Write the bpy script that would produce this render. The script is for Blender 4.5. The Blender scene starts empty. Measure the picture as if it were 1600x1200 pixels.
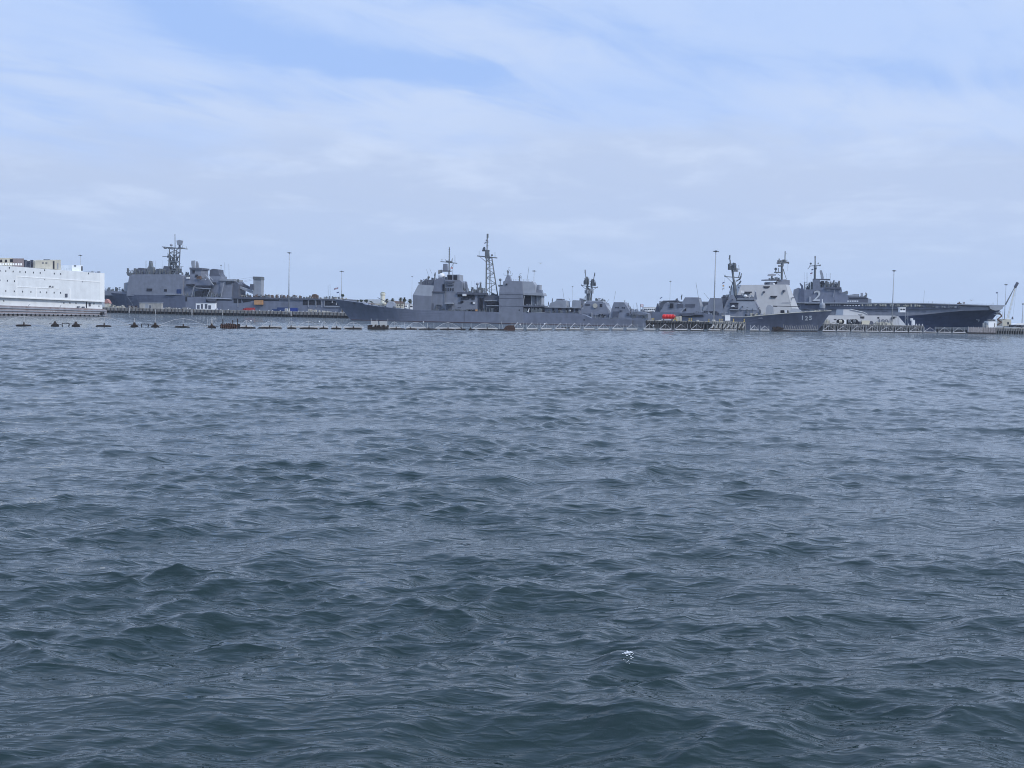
import bpy, math, random
import numpy as np
from mathutils import Matrix, Vector
random.seed(7)
SC = bpy.context.scene
COL = SC.collection

# ------------------------------------------------------------------ camera
CAMH = 4.5; F = 1750.0; K = F/1200; HOR = 494.0; ROLL = 0.022
cam = bpy.data.cameras.new('camera'); cam.sensor_width = 36; cam.lens = 36*F/1600
cam.clip_start = 0.3; cam.clip_end = 60000
cam_ob = bpy.data.objects.new('camera', cam); COL.objects.link(cam_ob)
PITCH = math.atan((600-HOR)*math.cos(ROLL)/F)
CM = Matrix.Rotation(math.pi/2 - PITCH, 4, 'X') @ Matrix.Rotation(ROLL, 4, 'Z')
CM.translation = (0, 0, CAMH)
cam_ob.matrix_world = CM
SC.camera = cam_ob
R3 = CM.to_3x3()

# ------------------------------------------------------------------ exposure
SC.view_settings.view_transform = 'Standard'
SC.view_settings.look = 'None'
SC.view_settings.exposure = 0.06
SC.view_settings.gamma = 1.0
SC.cycles.max_bounces = 5
SC.cycles.volume_bounces = 1
SC.cycles.use_denoising = True
SC.cycles.pixel_filter_type = 'BLACKMAN_HARRIS'; SC.cycles.filter_width = 1.05

# ------------------------------------------------------------------ sun and sky
SUN_EL = math.radians(41); SUN_AZ = math.radians(128)   # compass style, clockwise from +Y (right, a little behind)
sun = bpy.data.lights.new('sun', 'SUN'); sun.energy = 2.2; sun.angle = math.radians(9); sun.color = (1.0, .96, .9)
so = bpy.data.objects.new('sun', sun); COL.objects.link(so)
sd = Vector((math.sin(SUN_AZ)*math.cos(SUN_EL), math.cos(SUN_AZ)*math.cos(SUN_EL), math.sin(SUN_EL)))
so.rotation_euler = sd.to_track_quat('Z', 'Y').to_euler()

W = bpy.data.worlds.new('World'); SC.world = W; W.use_nodes = True
def world():
    nt = W.node_tree; N = nt.nodes; L = nt.links; N.clear()
    def nd(t, **k):
        n = N.new(t)
        for a, b in k.items(): setattr(n, a, b)
        return n
    def m(op, a, b=None, c=None):
        n = nd('ShaderNodeMath', operation=op)
        for i, v in enumerate((a, b, c)):
            if v is None: continue
            if isinstance(v, (int, float)): n.inputs[i].default_value = v
            else: L.new(v, n.inputs[i])
        return n.outputs[0]
    def mr(v, a, b, c=0.0, d=1.0):
        n = nd('ShaderNodeMapRange'); n.interpolation_type = 'SMOOTHSTEP'
        L.new(v, n.inputs[0])
        for i, q in enumerate((a, b, c, d)): n.inputs[i+1].default_value = q
        return n.outputs[0]
    def mix(f, a, b):
        n = nd('ShaderNodeMix', data_type='RGBA')
        L.new(f, n.inputs[0]) if not isinstance(f, float) else setattr(n.inputs[0], 'default_value', f)
        for i, v in ((6, a), (7, b)):
            if isinstance(v, tuple): n.inputs[i].default_value = (*v, 1)
            else: L.new(v, n.inputs[i])
        return n.outputs[2]
    sky = nd('ShaderNodeTexSky', sky_type='NISHITA', sun_disc=False)
    sky.sun_elevation = SUN_EL; sky.sun_rotation = SUN_AZ; sky.dust_density = 1.6; sky.ozone_density = 1.5
    bg = nd('ShaderNodeBackground'); bg.inputs[1].default_value = 0.11
    tc = nd('ShaderNodeTexCoord'); sep = nd('ShaderNodeSeparateXYZ'); L.new(tc.outputs['Generated'], sep.inputs[0])
    z = m('MAXIMUM', sep.outputs[2], 0.0); den = m('ADD', z, 0.11)
    cx = m('DIVIDE', sep.outputs[0], den); cy = m('DIVIDE', sep.outputs[1], m('MULTIPLY', den, K))
    def noise(sx, sy, ox, oy, sc, det, rough, dist, rot=0.0):
        c, s = math.cos(rot), math.sin(rot)
        ux = m('ADD', m('MULTIPLY', cx, c), m('MULTIPLY', cy, s)); uy = m('ADD', m('MULTIPLY', cx, -s), m('MULTIPLY', cy, c))
        cb = nd('ShaderNodeCombineXYZ'); L.new(m('MULTIPLY_ADD', ux, sx, ox), cb.inputs[0]); L.new(m('MULTIPLY_ADD', uy, sy, oy), cb.inputs[1])
        n = nd('ShaderNodeTexNoise'); L.new(cb.outputs[0], n.inputs['Vector'])
        n.inputs['Scale'].default_value = sc; n.inputs['Detail'].default_value = det
        n.inputs['Roughness'].default_value = rough; n.inputs['Distortion'].default_value = dist
        return n.outputs[0]
    CW, CG, CB = (5.2, 6.3, 8.5), (4.65, 5.6, 7.55), (3.4, 5.1, 8.9)
    hi = noise(1.0, 1.9, 3.1, 0.4, 0.9, 5, 0.5, 0.5, 0.5)         # high thin veil
    lo = noise(0.8, 1.0, 7.7, 2.2, 1.3, 6, 0.55, 0.25)            # low cloud bank
    fine = noise(1.0, 2.4, 1.7, 5.2, 2.4, 8, 0.62, 0.7, 0.6)
    wob = m('MULTIPLY', m('SUBTRACT', lo, 0.5), 0.9); wob2 = m('MULTIPLY', m('SUBTRACT', hi, 0.5), 0.7)
    wx = m('ADD', cx, wob); wy = m('ADD', cy, wob2)
    def gap(x0, y0, ang, a, b_, k):                                # a break in the cloud: soft ellipse
        c, s = math.cos(ang), math.sin(ang)
        ux = m('SUBTRACT', wx, x0); uy = m('SUBTRACT', wy, y0)
        p = m('DIVIDE', m('ADD', m('MULTIPLY', ux, c), m('MULTIPLY', uy, s)), a)
        q = m('DIVIDE', m('SUBTRACT', m('MULTIPLY', uy, c), m('MULTIPLY', ux, s)), b_)
        r2 = m('ADD', m('MULTIPLY', p, p), m('MULTIPLY', q, q))
        return m('MULTIPLY', m('EXPONENT', m('MULTIPLY', r2, -1.0)), k)
    G = [(-.60, 1.86, .62, .40, .14, .85), (-.20, 2.12, .5, .32, .11, .6), (.0, 1.75, .5, .4, .07, .3), (.75, 1.98, .1, .7, .11, .22), (-.75, 2.30, 0, .5, .13, .35), (1.3, 2.05, .2, .4, .12, .2),
         (0, -1.2, .4, 1.5, .6, .5), (-2.2, .6, 1.2, 1.4, .5, .5)]
    gs = None
    for g in G:
        v = gap(*g); gs = v if gs is None else m('ADD', gs, v)
    open_ = m('MULTIPLY_ADD', m('SUBTRACT', fine, 0.5), 1.5, m('ADD', gs, 0.12)); open_ = mr(open_, 0.0, 0.85)
    blue = mix(0.12, CB, sky.outputs[0])
    c1 = mix(open_, mix(mr(hi, .35, .68), (4.4, 5.8, 8.7), CW), blue)
    bank = mr(m('ADD', m('MULTIPLY_ADD', m('SUBTRACT', lo, .5), 1.3, 0), cy), 2.25, 2.75)
    tuft = mr(noise(1.0, 1.1, 2.2, 9.1, 1.7, 7, 0.6, 0.15), 0.47, 0.70)
    low = mix(m('MULTIPLY', tuft, 0.9), CG, (6.0, 6.9, 8.6))
    c2 = mix(m('MULTIPLY', bank, 0.85), c1, low)
    hz = mr(z, 0.117, 0.0)
    c3 = mix(m('MULTIPLY', hz, 0.85), c2, (4.75, 6.15, 8.55))
    c3 = mix(m('MULTIPLY', mr(z, .32, .6), .55), c3, (3.9, 5.7, 9.8))   # unseen sky overhead made bluer, then brighter, added to lift reflections
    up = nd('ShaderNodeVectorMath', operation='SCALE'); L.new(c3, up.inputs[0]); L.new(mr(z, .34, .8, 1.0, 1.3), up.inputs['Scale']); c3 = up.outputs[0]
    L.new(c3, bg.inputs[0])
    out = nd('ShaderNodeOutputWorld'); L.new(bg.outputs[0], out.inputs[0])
world()

# ------------------------------------------------------------------ helpers
def tag(o, label=None, cat=None, group=None, kind=None):
    if label: o['label'] = label
    if cat: o['category'] = cat
    if group: o['group'] = group
    if kind: o['kind'] = kind
    return o
MATS = {}
def mat(name, rgb, rough=0.6, var=0.12, streak=0.0, metal=0.0, scale=0.35, spec=0.4, stain=None, bands=0.0):
    """Painted or bare surface with mottling, vertical weather streaks and optional stain colour."""
    if name in MATS: return MATS[name]
    M = bpy.data.materials.new(name); M.use_nodes = True; nt = M.node_tree; N = nt.nodes; L = nt.links
    b = N['Principled BSDF']; b.inputs['Roughness'].default_value = rough; b.inputs['Metallic'].default_value = metal
    b.inputs['Specular IOR Level'].default_value = spec
    geo = N.new('ShaderNodeNewGeometry')
    def noi(scl, det=4, squash=None):
        v = geo.outputs['Position']
        if squash:
            mp = N.new('ShaderNodeMapping'); mp.inputs['Scale'].default_value = squash; L.new(v, mp.inputs[0]); v = mp.outputs[0]
        n = N.new('ShaderNodeTexNoise'); n.inputs['Scale'].default_value = scl; n.inputs['Detail'].default_value = det
        L.new(v, n.inputs['Vector']); return n.outputs[0]
    def rng(s, a, bb, c, d):
        r = N.new('ShaderNodeMapRange'); L.new(s, r.inputs[0])
        for i, q in enumerate((a, bb, c, d)): r.inputs[i+1].default_value = q
        return r.outputs[0]
    def mul(a, bb):
        r = N.new('ShaderNodeMath'); r.operation = 'MULTIPLY'; L.new(a, r.inputs[0]); L.new(bb, r.inputs[1]); return r.outputs[0]
    f = rng(noi(scale), .3, .7, 1-var, 1+var)
    if streak: f = mul(f, rng(noi(1.0, 4, (.35, .35, .05)), .35, .75, 1+streak*.3, 1-streak*.7))
    if bands:
        wv = N.new('ShaderNodeTexWave'); wv.wave_type = 'BANDS'; wv.bands_direction = 'Z'; wv.inputs['Scale'].default_value = bands
        wv.inputs['Distortion'].default_value = 0; L.new(geo.outputs['Position'], wv.inputs[0])
        f = mul(f, rng(wv.outputs[1], 0.0, .12, .82, 1.0))
    hs = N.new('ShaderNodeMix'); hs.data_type = 'RGBA'; hs.blend_type = 'MULTIPLY'; hs.inputs[0].default_value = 1
    hs.inputs[6].default_value = (*rgb, 1); L.new(f, hs.inputs[7])
    src = hs.outputs[2]
    if stain:
        mx = N.new('ShaderNodeMix'); mx.data_type = 'RGBA'; L.new(rng(noi(.5, 5, (1, 1, .25)), .52, .72, 0, .75), mx.inputs[0])
        L.new(src, mx.inputs[6]); mx.inputs[7].default_value = (*stain, 1); src = mx.outputs[2]
    L.new(src, b.inputs['Base Color'])
    MATS[name] = M; return M

def ray(px, py):
    return (R3 @ Vector(((px-800)/F, -(py-600)/F, -1.0))).normalized()
def at(px, py, Y):
    """world point seen at photo pixel px,py that lies Y*K metres ahead"""
    Y = Y*K
    d = ray(px, py); return Vector((0, 0, CAMH)) + d*(Y/d.y)
def ground(px, Y, z=0.0):
    """point at height z, Y*K metres ahead, under photo column px"""
    py = HOR + (px-800)*ROLL + (CAMH-z)*1200/Y
    p = at(px, py, Y); p.z = z; return p

class MB:
    """collects primitives (world space) into one mesh object"""
    def __init__(s): s.v = []; s.f = []
    def add(s, vs, fs):
        n = len(s.v); s.v += [tuple(v) for v in vs]; s.f += [[i+n for i in f] for f in fs]; return s
    def loft(s, rings, cap=True, closed=True):
        n = len(rings[0]); vs = [p for r in rings for p in r]; fs = []
        for i in range(len(rings)-1):
            for j in range(n if closed else n-1):
                k = (j+1) % n; fs.append([i*n+j, i*n+k, (i+1)*n+k, (i+1)*n+j])
        if cap and closed:
            fs.append(list(range(n))[::-1]); fs.append([(len(rings)-1)*n+j for j in range(n)])
        return s.add(vs, fs)
    def tube(s, pts, r, seg=6, r1=None):
        pts = [Vector(p) for p in pts]; rings = []
        for i, p in enumerate(pts):
            d = (pts[min(i+1, len(pts)-1)]-pts[max(i-1, 0)]).normalized()
            a = d.orthogonal().normalized(); b = d.cross(a)
            rr = r if r1 is None else r+(r1-r)*i/(len(pts)-1)
            rings.append([p+a*math.cos(6.2832*k/seg)*rr+b*math.sin(6.2832*k/seg)*rr for k in range(seg)])
        return s.loft(rings)
    def lathe(s, base, prof, seg=14, axis=Vector((0, 0, 1))):
        base = Vector(base); axis = axis.normalized(); a = axis.orthogonal().normalized(); b = axis.cross(a)
        return s.loft([[base+axis*h+(a*math.cos(6.2832*k/seg)+b*math.sin(6.2832*k/seg))*max(r, .001) for k in range(seg)] for r, h in prof])
    def ball(s, c, r, seg=14, sq=1.0):
        return s.lathe(c, [(r*math.sin(math.pi*i/8), -r*sq*math.cos(math.pi*i/8)) for i in range(9)], seg)
    def box(s, c, sx, sy, sz, u=Vector((1, 0, 0))):
        u = Vector(u); n = Vector((-u.y, u.x, 0)); c = Vector(c); z = Vector((0, 0, 1))
        return s.loft([[c+u*a*sx/2+n*b*sy/2+z*h*sz/2 for a, b in ((-1, -1), (1, -1), (1, 1), (-1, 1))] for h in (-1, 1)])
    def build(s, name, material, parent=None, smooth=False, bevel=0.0):
        me = bpy.data.meshes.new(name); org = Vector((0, 0, 0))
        if parent: org = parent.get('_o'); org = Vector(org) if org is not None else Vector((0, 0, 0))
        me.from_pydata([tuple(Vector(v)-org) for v in s.v], [], s.f); me.validate(); me.update()
        import bmesh
        bm = bmesh.new(); bm.from_mesh(me); bmesh.ops.recalc_face_normals(bm, faces=bm.faces[:]); bm.to_mesh(me); bm.free()
        if smooth: me.shade_smooth()
        me.materials.append(material)
        o = bpy.data.objects.new(name, me); COL.objects.link(o)
        if parent is not None: o.parent = parent; o['_o'] = list(org)
        if bevel:
            bv = o.modifiers.new('bevel', 'BEVEL'); bv.width = bevel; bv.segments = 2; bv.limit_method = 'ANGLE'
        return o
def thing(name, label, cat, loc, group=None):
    o = bpy.data.objects.new(name, None); COL.objects.link(o); o.location = loc; o['_o'] = list(loc)
    o.empty_display_size = 1.0
    return tag(o, label, cat, group)

class Ship:
    """A long thing lying in the harbour. Its near side is the vertical plane through two photo
    columns at two distances; outlines measured there become points (s along, z up) and every part
    gets its own distance t inboard of that side."""
    def __init__(s, pa, Ya, pb, Yb):
        s.a = ground(pa, Ya); s.b = ground(pb, Yb); s.u = (s.b-s.a).normalized(); s.n = Vector((-s.u.y, s.u.x, 0))
        if s.n.y < 0: s.n = -s.n
        s.root = None
    def p(s, px, py, t=0.0):
        d = ray(px, py); o = s.a + s.n*t; C0 = Vector((0, 0, CAMH))
        k = (o-C0).dot(s.n)/d.dot(s.n); return C0+d*k
    def w(s, px, z, t=0.0):
        """point at photo column px, height z (m above water)"""
        q = s.p(px, HOR+(px-800)*ROLL, t)
        for _ in range(3):
            Y = q.y; q = s.p(px, HOR+(px-800)*ROLL+(CAMH-z)*F/Y, t)
        q.z = z; return q
    def thing(s, name, label, cat, px, t=0.0, group=None):
        s.root = thing(name, label, cat, s.w(px, 0, t), group); return s.root
    def slab(s, mb, pts, t0, t1, lean=0.0, zc=None, base=None):
        """prism: outline pts (photo pixels read at depth t0) carried inboard to t1; lean slopes the sides in with height"""
        f = [s.p(x, y, t0) for x, y in pts]; z0 = min(q.z for q in f)
        A = [q + s.n*lean*(q.z-z0) for q in f]; B = [q + s.n*((t1-t0)-lean*(q.z-z0)) for q in f]
        return mb.loft([A, B])
    def rect(s, mb, x0, y0, x1, y1, t0, t1, lean=0.0):
        return s.slab(mb, [(x0, y1), (x1, y1), (x1, y0), (x0, y0)], t0, t1, lean)
    def part(s, name, m, pts, t0, t1, lean=0.0, parent=None, bevel=0.0):
        mb = MB(); s.slab(mb, pts, t0, t1, lean); return mb.build(name, m, parent or s.root, bevel=bevel)
    def box(s, name, m, x0, y0, x1, y1, t0, t1, lean=0.0, parent=None, bevel=0.0):
        return s.part(name, m, [(x0, y1), (x1, y1), (x1, y0), (x0, y0)], t0, t1, lean, parent, bevel)
    def line(s, mb, pts, t, r, seg=5, r1=None):
        return mb.tube([s.p(q[0], q[1], q[2] if len(q) > 2 else t) for q in pts], r, seg, r1)
    def hull(s, name, m, st, B, parent=None, levels=5, flare=0.0, smooth=True):
        """st: (px_top, py_top, half_beam_fraction_deck, px_waterline, half_beam_fraction_waterline)"""
        rings = []
        for (x, y, bd, xw, bw) in st:
            T = s.p(x, y, B/2*(1-bd)); Wt = s.w(xw, -0.6, B/2*(1-bw)); ring = []
            for side in (0, 1):
                rows = range(levels+1) if side == 0 else range(levels, -1, -1)
                for i in rows:
                    k = i/levels; kk = k**(1+flare)
                    q = Wt.lerp(T, k); tt = (Wt-s.a).dot(s.n)*(1-kk)+(T-s.a).dot(s.n)*kk
                    base = q - s.n*((q-s.a).dot(s.n))
                    ring.append(base + s.n*(tt if side == 0 else B-tt))
            rings.append(ring)
        mb = MB(); mb.loft(rings); o = mb.build(name, m, parent or s.root, smooth=False)
        return o
# ------------------------------------------------------------------ water: one displaced sheet out to the horizon
def water():
    rng = np.random.default_rng(11)
    # radial rows: dense near the camera, sheet reaches the horizon
    rs = [2.0, 3.5, 5.5, 7.5, 8.5]
    while rs[-1] < 900:
        r = rs[-1]; px = r*r/(CAMH*F*0.64)
        dr = 0.8*px
        if r > 22: dr = min(dr, 0.08+0.0015*r)
        if r > 150: dr = min(0.75*px, 0.3+0.0045*(r-150))
        rs.append(r+max(dr, .012))
    rs += [1000, 1200, 1600, 2400, 4000, 8000, 16000, 42000]
    rs = np.array(rs)
    inner = np.linspace(-math.radians(28.5), math.radians(28.5), 1200)
    outer = np.concatenate([np.linspace(math.radians(28.5), math.pi, 50)[1:-1]])
    th = np.concatenate([-outer[::-1], inner, outer])
    th = np.append(th, math.pi)
    nr, nt = len(rs), len(th)
    R, T = np.meshgrid(rs, th, indexing='ij')
    X0 = (R*np.sin(T)).astype(np.float64).ravel(); Y0 = (R*np.cos(T)).ravel()
    X = X0.copy(); Y = Y0.copy(); Z = np.zeros_like(X)
    cell = np.gradient(rs); cell = np.repeat(cell, nt)
    fan = np.tile(np.where(np.abs(th) <= math.radians(31), 1.0, 0.0), nr)
    act = np.where((fan > 0) & (np.repeat(rs, nt) < 950))[0]
    xa, ya, ca = X0[act], Y0[act], cell[act]; ra = np.hypot(xa, ya)
    dx = np.zeros_like(xa); dy = np.zeros_like(xa); dz = np.zeros_like(xa)
    # wind sea: spectrum of wavelengths with a broad spread of headings
    nW = 320
    lam = np.exp(rng.uniform(math.log(0.12), math.log(5.6), nW))
    main = math.radians(-82)            # heading of travel (mostly towards the camera)
    env = np.zeros_like(xa)             # gust groups: rough and slick patches a few metres across
    for _ in range(16):
        l = rng.uniform(3, 16); a = main+rng.normal(0, .8); env += np.sin(6.2832/l*(xa*math.cos(a)+ya*math.sin(a)*.8)+rng.uniform(0, 6.28))
    env = np.clip(1.06+.34*env/math.sqrt(8), .45, 1.4)
    for i, l in enumerate(lam):
        a = main + rng.normal(0, .42 if l > 1 else .5)
        if rng.random() < 0.22: a = math.radians(-30)+rng.normal(0, .4)
        k = 2*math.pi/l; kx, ky = k*math.cos(a), k*math.sin(a)
        s = .0105 if l < .3 else (.0190 if l < 1.1 else .0172)
        if l > 2.4: s *= math.exp(-(l-2.4)*0.22)
        amp = s/k
        ph = rng.uniform(0, 6.2832)
        fade = np.clip((l/(2.2*ca))-0.6, 0, 1)
        if l < 1.7: fade = fade*env
        w = xa*kx+ya*ky+ph; sn = np.sin(w); cs = np.cos(w)
        dz += fade*amp*cs; q = .85*amp*fade*sn
        dx -= q*math.cos(a); dy -= q*math.sin(a)
    # gusts: patches of rougher and calmer water
    g = 1+0.2*np.sin(xa*.11+ya*.043+1.3)*np.sin(ya*.07-xa*.05+.4)+0.12*np.sin(xa*.31-ya*.12)
    X[act] += dx*g; Y[act] += dy*g; Z[act] += dz*g
    # one steeper peak that is just breaking, near right of centre
    cp = ground(983, 13.9/K*1.03, 0); e = np.exp(-(((X-cp.x)/.75)**2+((Y-cp.y)/.32)**2)); Z += .13*e
    e2 = np.exp(-(((X-cp.x-.1)/1.5)**2+((Y-cp.y+1.9)/.5)**2)); Z += .16*e2
    co = np.stack([X, Y, Z], 1).astype(np.float32)
    i = np.arange(nr-1)[:, None]*nt; j = np.arange(nt)[None, :]; jn = (j+1) % nt
    quads = np.stack([i+j, i+jn, i+nt+jn, i+nt+j], 2).reshape(-1, 4)
    quads = quads[:, ::-1]
    me = bpy.data.meshes.new('water'); nv = co.shape[0]+1; nq = len(quads)
    cz = np.array([[0, 0, 0]], np.float32); co = np.concatenate([co, cz])
    tri = np.stack([np.full(nt, nv-1), (np.arange(nt)+1) % nt, np.arange(nt)], 1)
    me.vertices.add(nv); me.vertices.foreach_set('co', co.ravel())
    li = np.concatenate([quads.ravel(), tri.ravel()]).astype(np.int32)
    me.loops.add(len(li)); me.loops.foreach_set('vertex_index', li)
    me.polygons.add(nq+nt)
    ls = np.concatenate([np.arange(nq)*4, nq*4+np.arange(nt)*3]).astype(np.int32)
    me.polygons.foreach_set('loop_start', ls)
    me.update(calc_edges=True); me.validate(); me.shade_smooth()
    M = bpy.data.materials.new('sea_water'); M.use_nodes = True; nt_ = M.node_tree; N = nt_.nodes; L = nt_.links
    b = N['Principled BSDF']; b.inputs['IOR'].default_value = 1.42; b.inputs['Roughness'].default_value = .07
    b.inputs['Base Color'].default_value = (.0055, .0185, .0155, 1)
    geo = N.new('ShaderNodeNewGeometry')
    ln = N.new('ShaderNodeVectorMath'); ln.operation = 'LENGTH'; L.new(geo.outputs['Position'], ln.inputs[0])
    def rngn(a, bb, c, d):
        r = N.new('ShaderNodeMapRange'); L.new(ln.outputs['Value'], r.inputs[0])
        for i_, q_ in enumerate((a, bb, c, d)): r.inputs[i_+1].default_value = q_
        return r.outputs[0]
    L.new(rngn(20, 600, .01, .07), b.inputs['Roughness'])
    prev = None
    for sc_, st, sq, fd, rot in ((2.6, .050, (.42, 1.2, 1), (30, 110), .10), (6.5, .015, (.42, 1.3, 1), (22, 70), -.22), (2.2, .16, (.8, 1.6, 1), (200, 60), .2), (0.7, .85, (.8, 1.5, 1), (420, 160), -.1)):
        mp = N.new('ShaderNodeMapping'); mp.inputs['Scale'].default_value = sq; mp.inputs['Rotation'].default_value = (0, 0, rot)
        L.new(geo.outputs['Position'], mp.inputs[0])
        n = N.new('ShaderNodeTexNoise'); n.inputs['Scale'].default_value = sc_; n.inputs['Detail'].default_value = 1.6 if sc_ in (2.6, 6.5) else 4; n.inputs['Roughness'].default_value = .5; n.inputs['Distortion'].default_value = .35
        L.new(mp.outputs[0], n.inputs['Vector']); hgt = n.outputs[0]
        if sc_ in (2.6, 6.5):            # creased wavelets: sharp little crests, smooth faces
            q1 = N.new('ShaderNodeMath'); q1.operation = 'SUBTRACT'; L.new(hgt, q1.inputs[0]); q1.inputs[1].default_value = .5
            q2 = N.new('ShaderNodeMath'); q2.operation = 'ABSOLUTE'; L.new(q1.outputs[0], q2.inputs[0])
            q3 = N.new('ShaderNodeMath'); q3.operation = 'MULTIPLY_ADD'; L.new(q2.outputs[0], q3.inputs[0]); q3.inputs[1].default_value = -2; q3.inputs[2].default_value = 1; hgt = q3.outputs[0]
        bp = N.new('ShaderNodeBump'); bp.inputs['Distance'].default_value = st; bp.inputs['Strength'].default_value = 1
        L.new(rngn(fd[0], fd[1], 1, 0), bp.inputs['Strength'])
        L.new(hgt, bp.inputs['Height'])
        if prev: L.new(prev, bp.inputs['Normal'])
        prev = bp.outputs[0]
    L.new(prev, b.inputs['Normal'])
    me.materials.append(M)
    o = bpy.data.objects.new('water', me); COL.objects.link(o); o['kind'] = 'structure'
    return X, Y, Z, cp
WX, WY, WZ, WCP = water()
def foam():
    """torn white flecks riding on the breaking peak and a few strays on nearby crests"""
    rr = random.Random(12); mb = MB(); near = np.where((np.hypot(WX, WY) < 32) & (WY > 9) & (np.abs(WX) < WY*.47))[0]; nx, ny, nz = WX[near], WY[near], WZ[near]
    def fleck(x, y, s):
        i = int(np.argmin((nx-x)**2+(ny-y)**2)); c = Vector((nx[i], ny[i], nz[i]+.004)); n = rr.randint(5, 8)
        mb.loft([[c+Vector((math.cos(6.283*k/n)*s*r_[k], math.sin(6.283*k/n)*s*.7*r_[k], h)) for k in range(n)] for h, r_ in ((0, [rr.uniform(.5, 1.3) for _ in range(n)]), (s*.35, [rr.uniform(.2, .7) for _ in range(n)]))])
    for _ in range(60):
        fleck(WCP.x+rr.gauss(-.02, .03), WCP.y+rr.gauss(-.03, .045), rr.uniform(.005, .014))
    for _ in range(7): fleck(WCP.x+rr.gauss(-.04, .03), WCP.y-.22+rr.gauss(0, .05), rr.uniform(.004, .012))
    mb.build('foam', mat('white_foam', (.75, .78, .8), .6, .1)); bpy.data.objects['foam']['kind'] = 'stuff'
# ------------------------------------------------------------------ paints
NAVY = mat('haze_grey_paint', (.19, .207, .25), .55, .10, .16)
NAVYD = mat('dark_grey_paint', (.095, .105, .135), .55, .12, .14)
NAVYL = mat('light_grey_and_lit_faces', (.29, .313, .35), .55, .08, .12)  # pale grey fittings, and house faces with sunlight painted in
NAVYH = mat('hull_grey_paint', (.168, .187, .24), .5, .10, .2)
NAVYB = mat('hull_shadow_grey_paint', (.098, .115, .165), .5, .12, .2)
TAN = mat('array_face_paint', (.25, .25, .235), .6, .06)
MAST = mat('mast_grey_paint', (.135, .15, .162), .6, .15)
DARK = mat('black_and_opening_shade', (.018, .02, .03), .7, .2)  # near black; flat panels in it paint the shade inside openings
GLASS = mat('dark_window_glass', (.03, .035, .05), .15, .1)
WHITE = mat('white_paint', (.72, .73, .73), .5, .06, .1)
BARGE = mat('barge_white_paint', (.76, .79, .80), .45, .05, .10)
BARGEW = mat('barge_trim_paint', (.88, .89, .88), .4, .03)
BARGEH = mat('barge_hull_paint', (.30, .27, .28), .6, .15, .3, stain=(.2, .14, .12))
BEIGE = mat('beige_paint', (.50, .48, .40), .6, .1, .1)
RUST = mat('rust', (.10, .035, .022), .85, .3)
BOOT = mat('boot_topping', (.035, .015, .018), .6, .2)
DECK = mat('deck_nonskid', (.07, .075, .085), .9, .2)
BROWN = mat('brown_gear', (.11, .07, .05), .8, .4, scale=1.5)
STEEL = mat('weathered_steel', (.36, .38, .40), .5, .12)
CONC = mat('pier_concrete', (.23, .225, .215), .85, .2, .35)
CONCL = mat('pale_concrete', (.38, .37, .34), .85, .2, .3)
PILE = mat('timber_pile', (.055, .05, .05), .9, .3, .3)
RED = mat('red_paint', (.38, .035, .04), .5, .15, .1)
ORANGE = mat('orange_paint', (.50, .27, .12), .55, .15, .1)
YEL = mat('yellow_paint', (.62, .45, .10), .55, .12)
BLUE = mat('blue_paint', (.02, .045, .14), .5, .15, .1)
GREEN = mat('dark_green_canvas', (.05, .07, .05), .9, .2)
RUBBER = mat('black_rubber', (.012, .012, .014), .8, .2)
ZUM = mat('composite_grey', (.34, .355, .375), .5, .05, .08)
ZUML = mat('composite_light_and_lit_facet', (.44, .455, .47), .5, .05, .08)  # pale fittings, and the painted-in light on the stealth deckhouse facet

S = None
def B(name, m, x0, y0, x1, y1, t0, t1, lean=0.0, par=None): return S.box(name, m, x0, y0, x1, y1, t0, t1, lean, par)
def P(name, m, pts, t0, t1, lean=0.0, par=None): return S.part(name, m, pts, t0, t1, lean, par)
def LN(name, m, lines, t, r, seg=5, par=None, r1=None):
    mb = MB()
    for l in lines:
        rr = r
        if isinstance(l[0], (int, float)): rr, l = l[0], l[1]
        S.line(mb, l, t, rr, seg, r1)
    return mb.build(name, m, par or S.root)
def MPX(t=0, px=800): return S.p(px, 480, t).y/F           # metres per photo pixel at that depth
def BALL(name, m, px, py, rpx, t, sq=1.0, par=None):
    mb = MB(); mb.ball(S.p(px, py, t), rpx*MPX(t, px), 14, sq); return mb.build(name, m, par or S.root, smooth=True)
def CYL(name, m, px, y0, y1, rpx, t, r1=None, par=None, seg=14):
    mb = MB(); a = S.p(px, y1, t); h = S.p(px, y0, t).z-a.z; r = rpx*MPX(t, px); r2 = r if r1 is None else r1*MPX(t, px)
    mb.lathe(a, [(r, 0), (r2, h)], seg); return mb.build(name, m, par or S.root)
def DISH(name, m, px, py, rpx, t, ax, ped=None, par=None):
    """tracking radar or dish: shallow bowl facing ax on a pedestal reaching down ped pixels"""
    mb = MB(); c = S.p(px, py, t); r = rpx*MPX(t, px); ax = (S.u*ax[0]-S.n*ax[1]+Vector((0, 0, ax[2]))).normalized()
    mb.lathe(c, [(r*.25, -r*.55), (r*.8, -r*.3), (r, 0.0), (r*.92, .02), (r*.6, -r*.15), (.01, -r*.25)], 14, ax)
    if ped: mb.tube([c-ax*r*.3, S.p(px, py+ped, t)], r*.32, 6)
    return mb.build(name, m, par or S.root)
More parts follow.
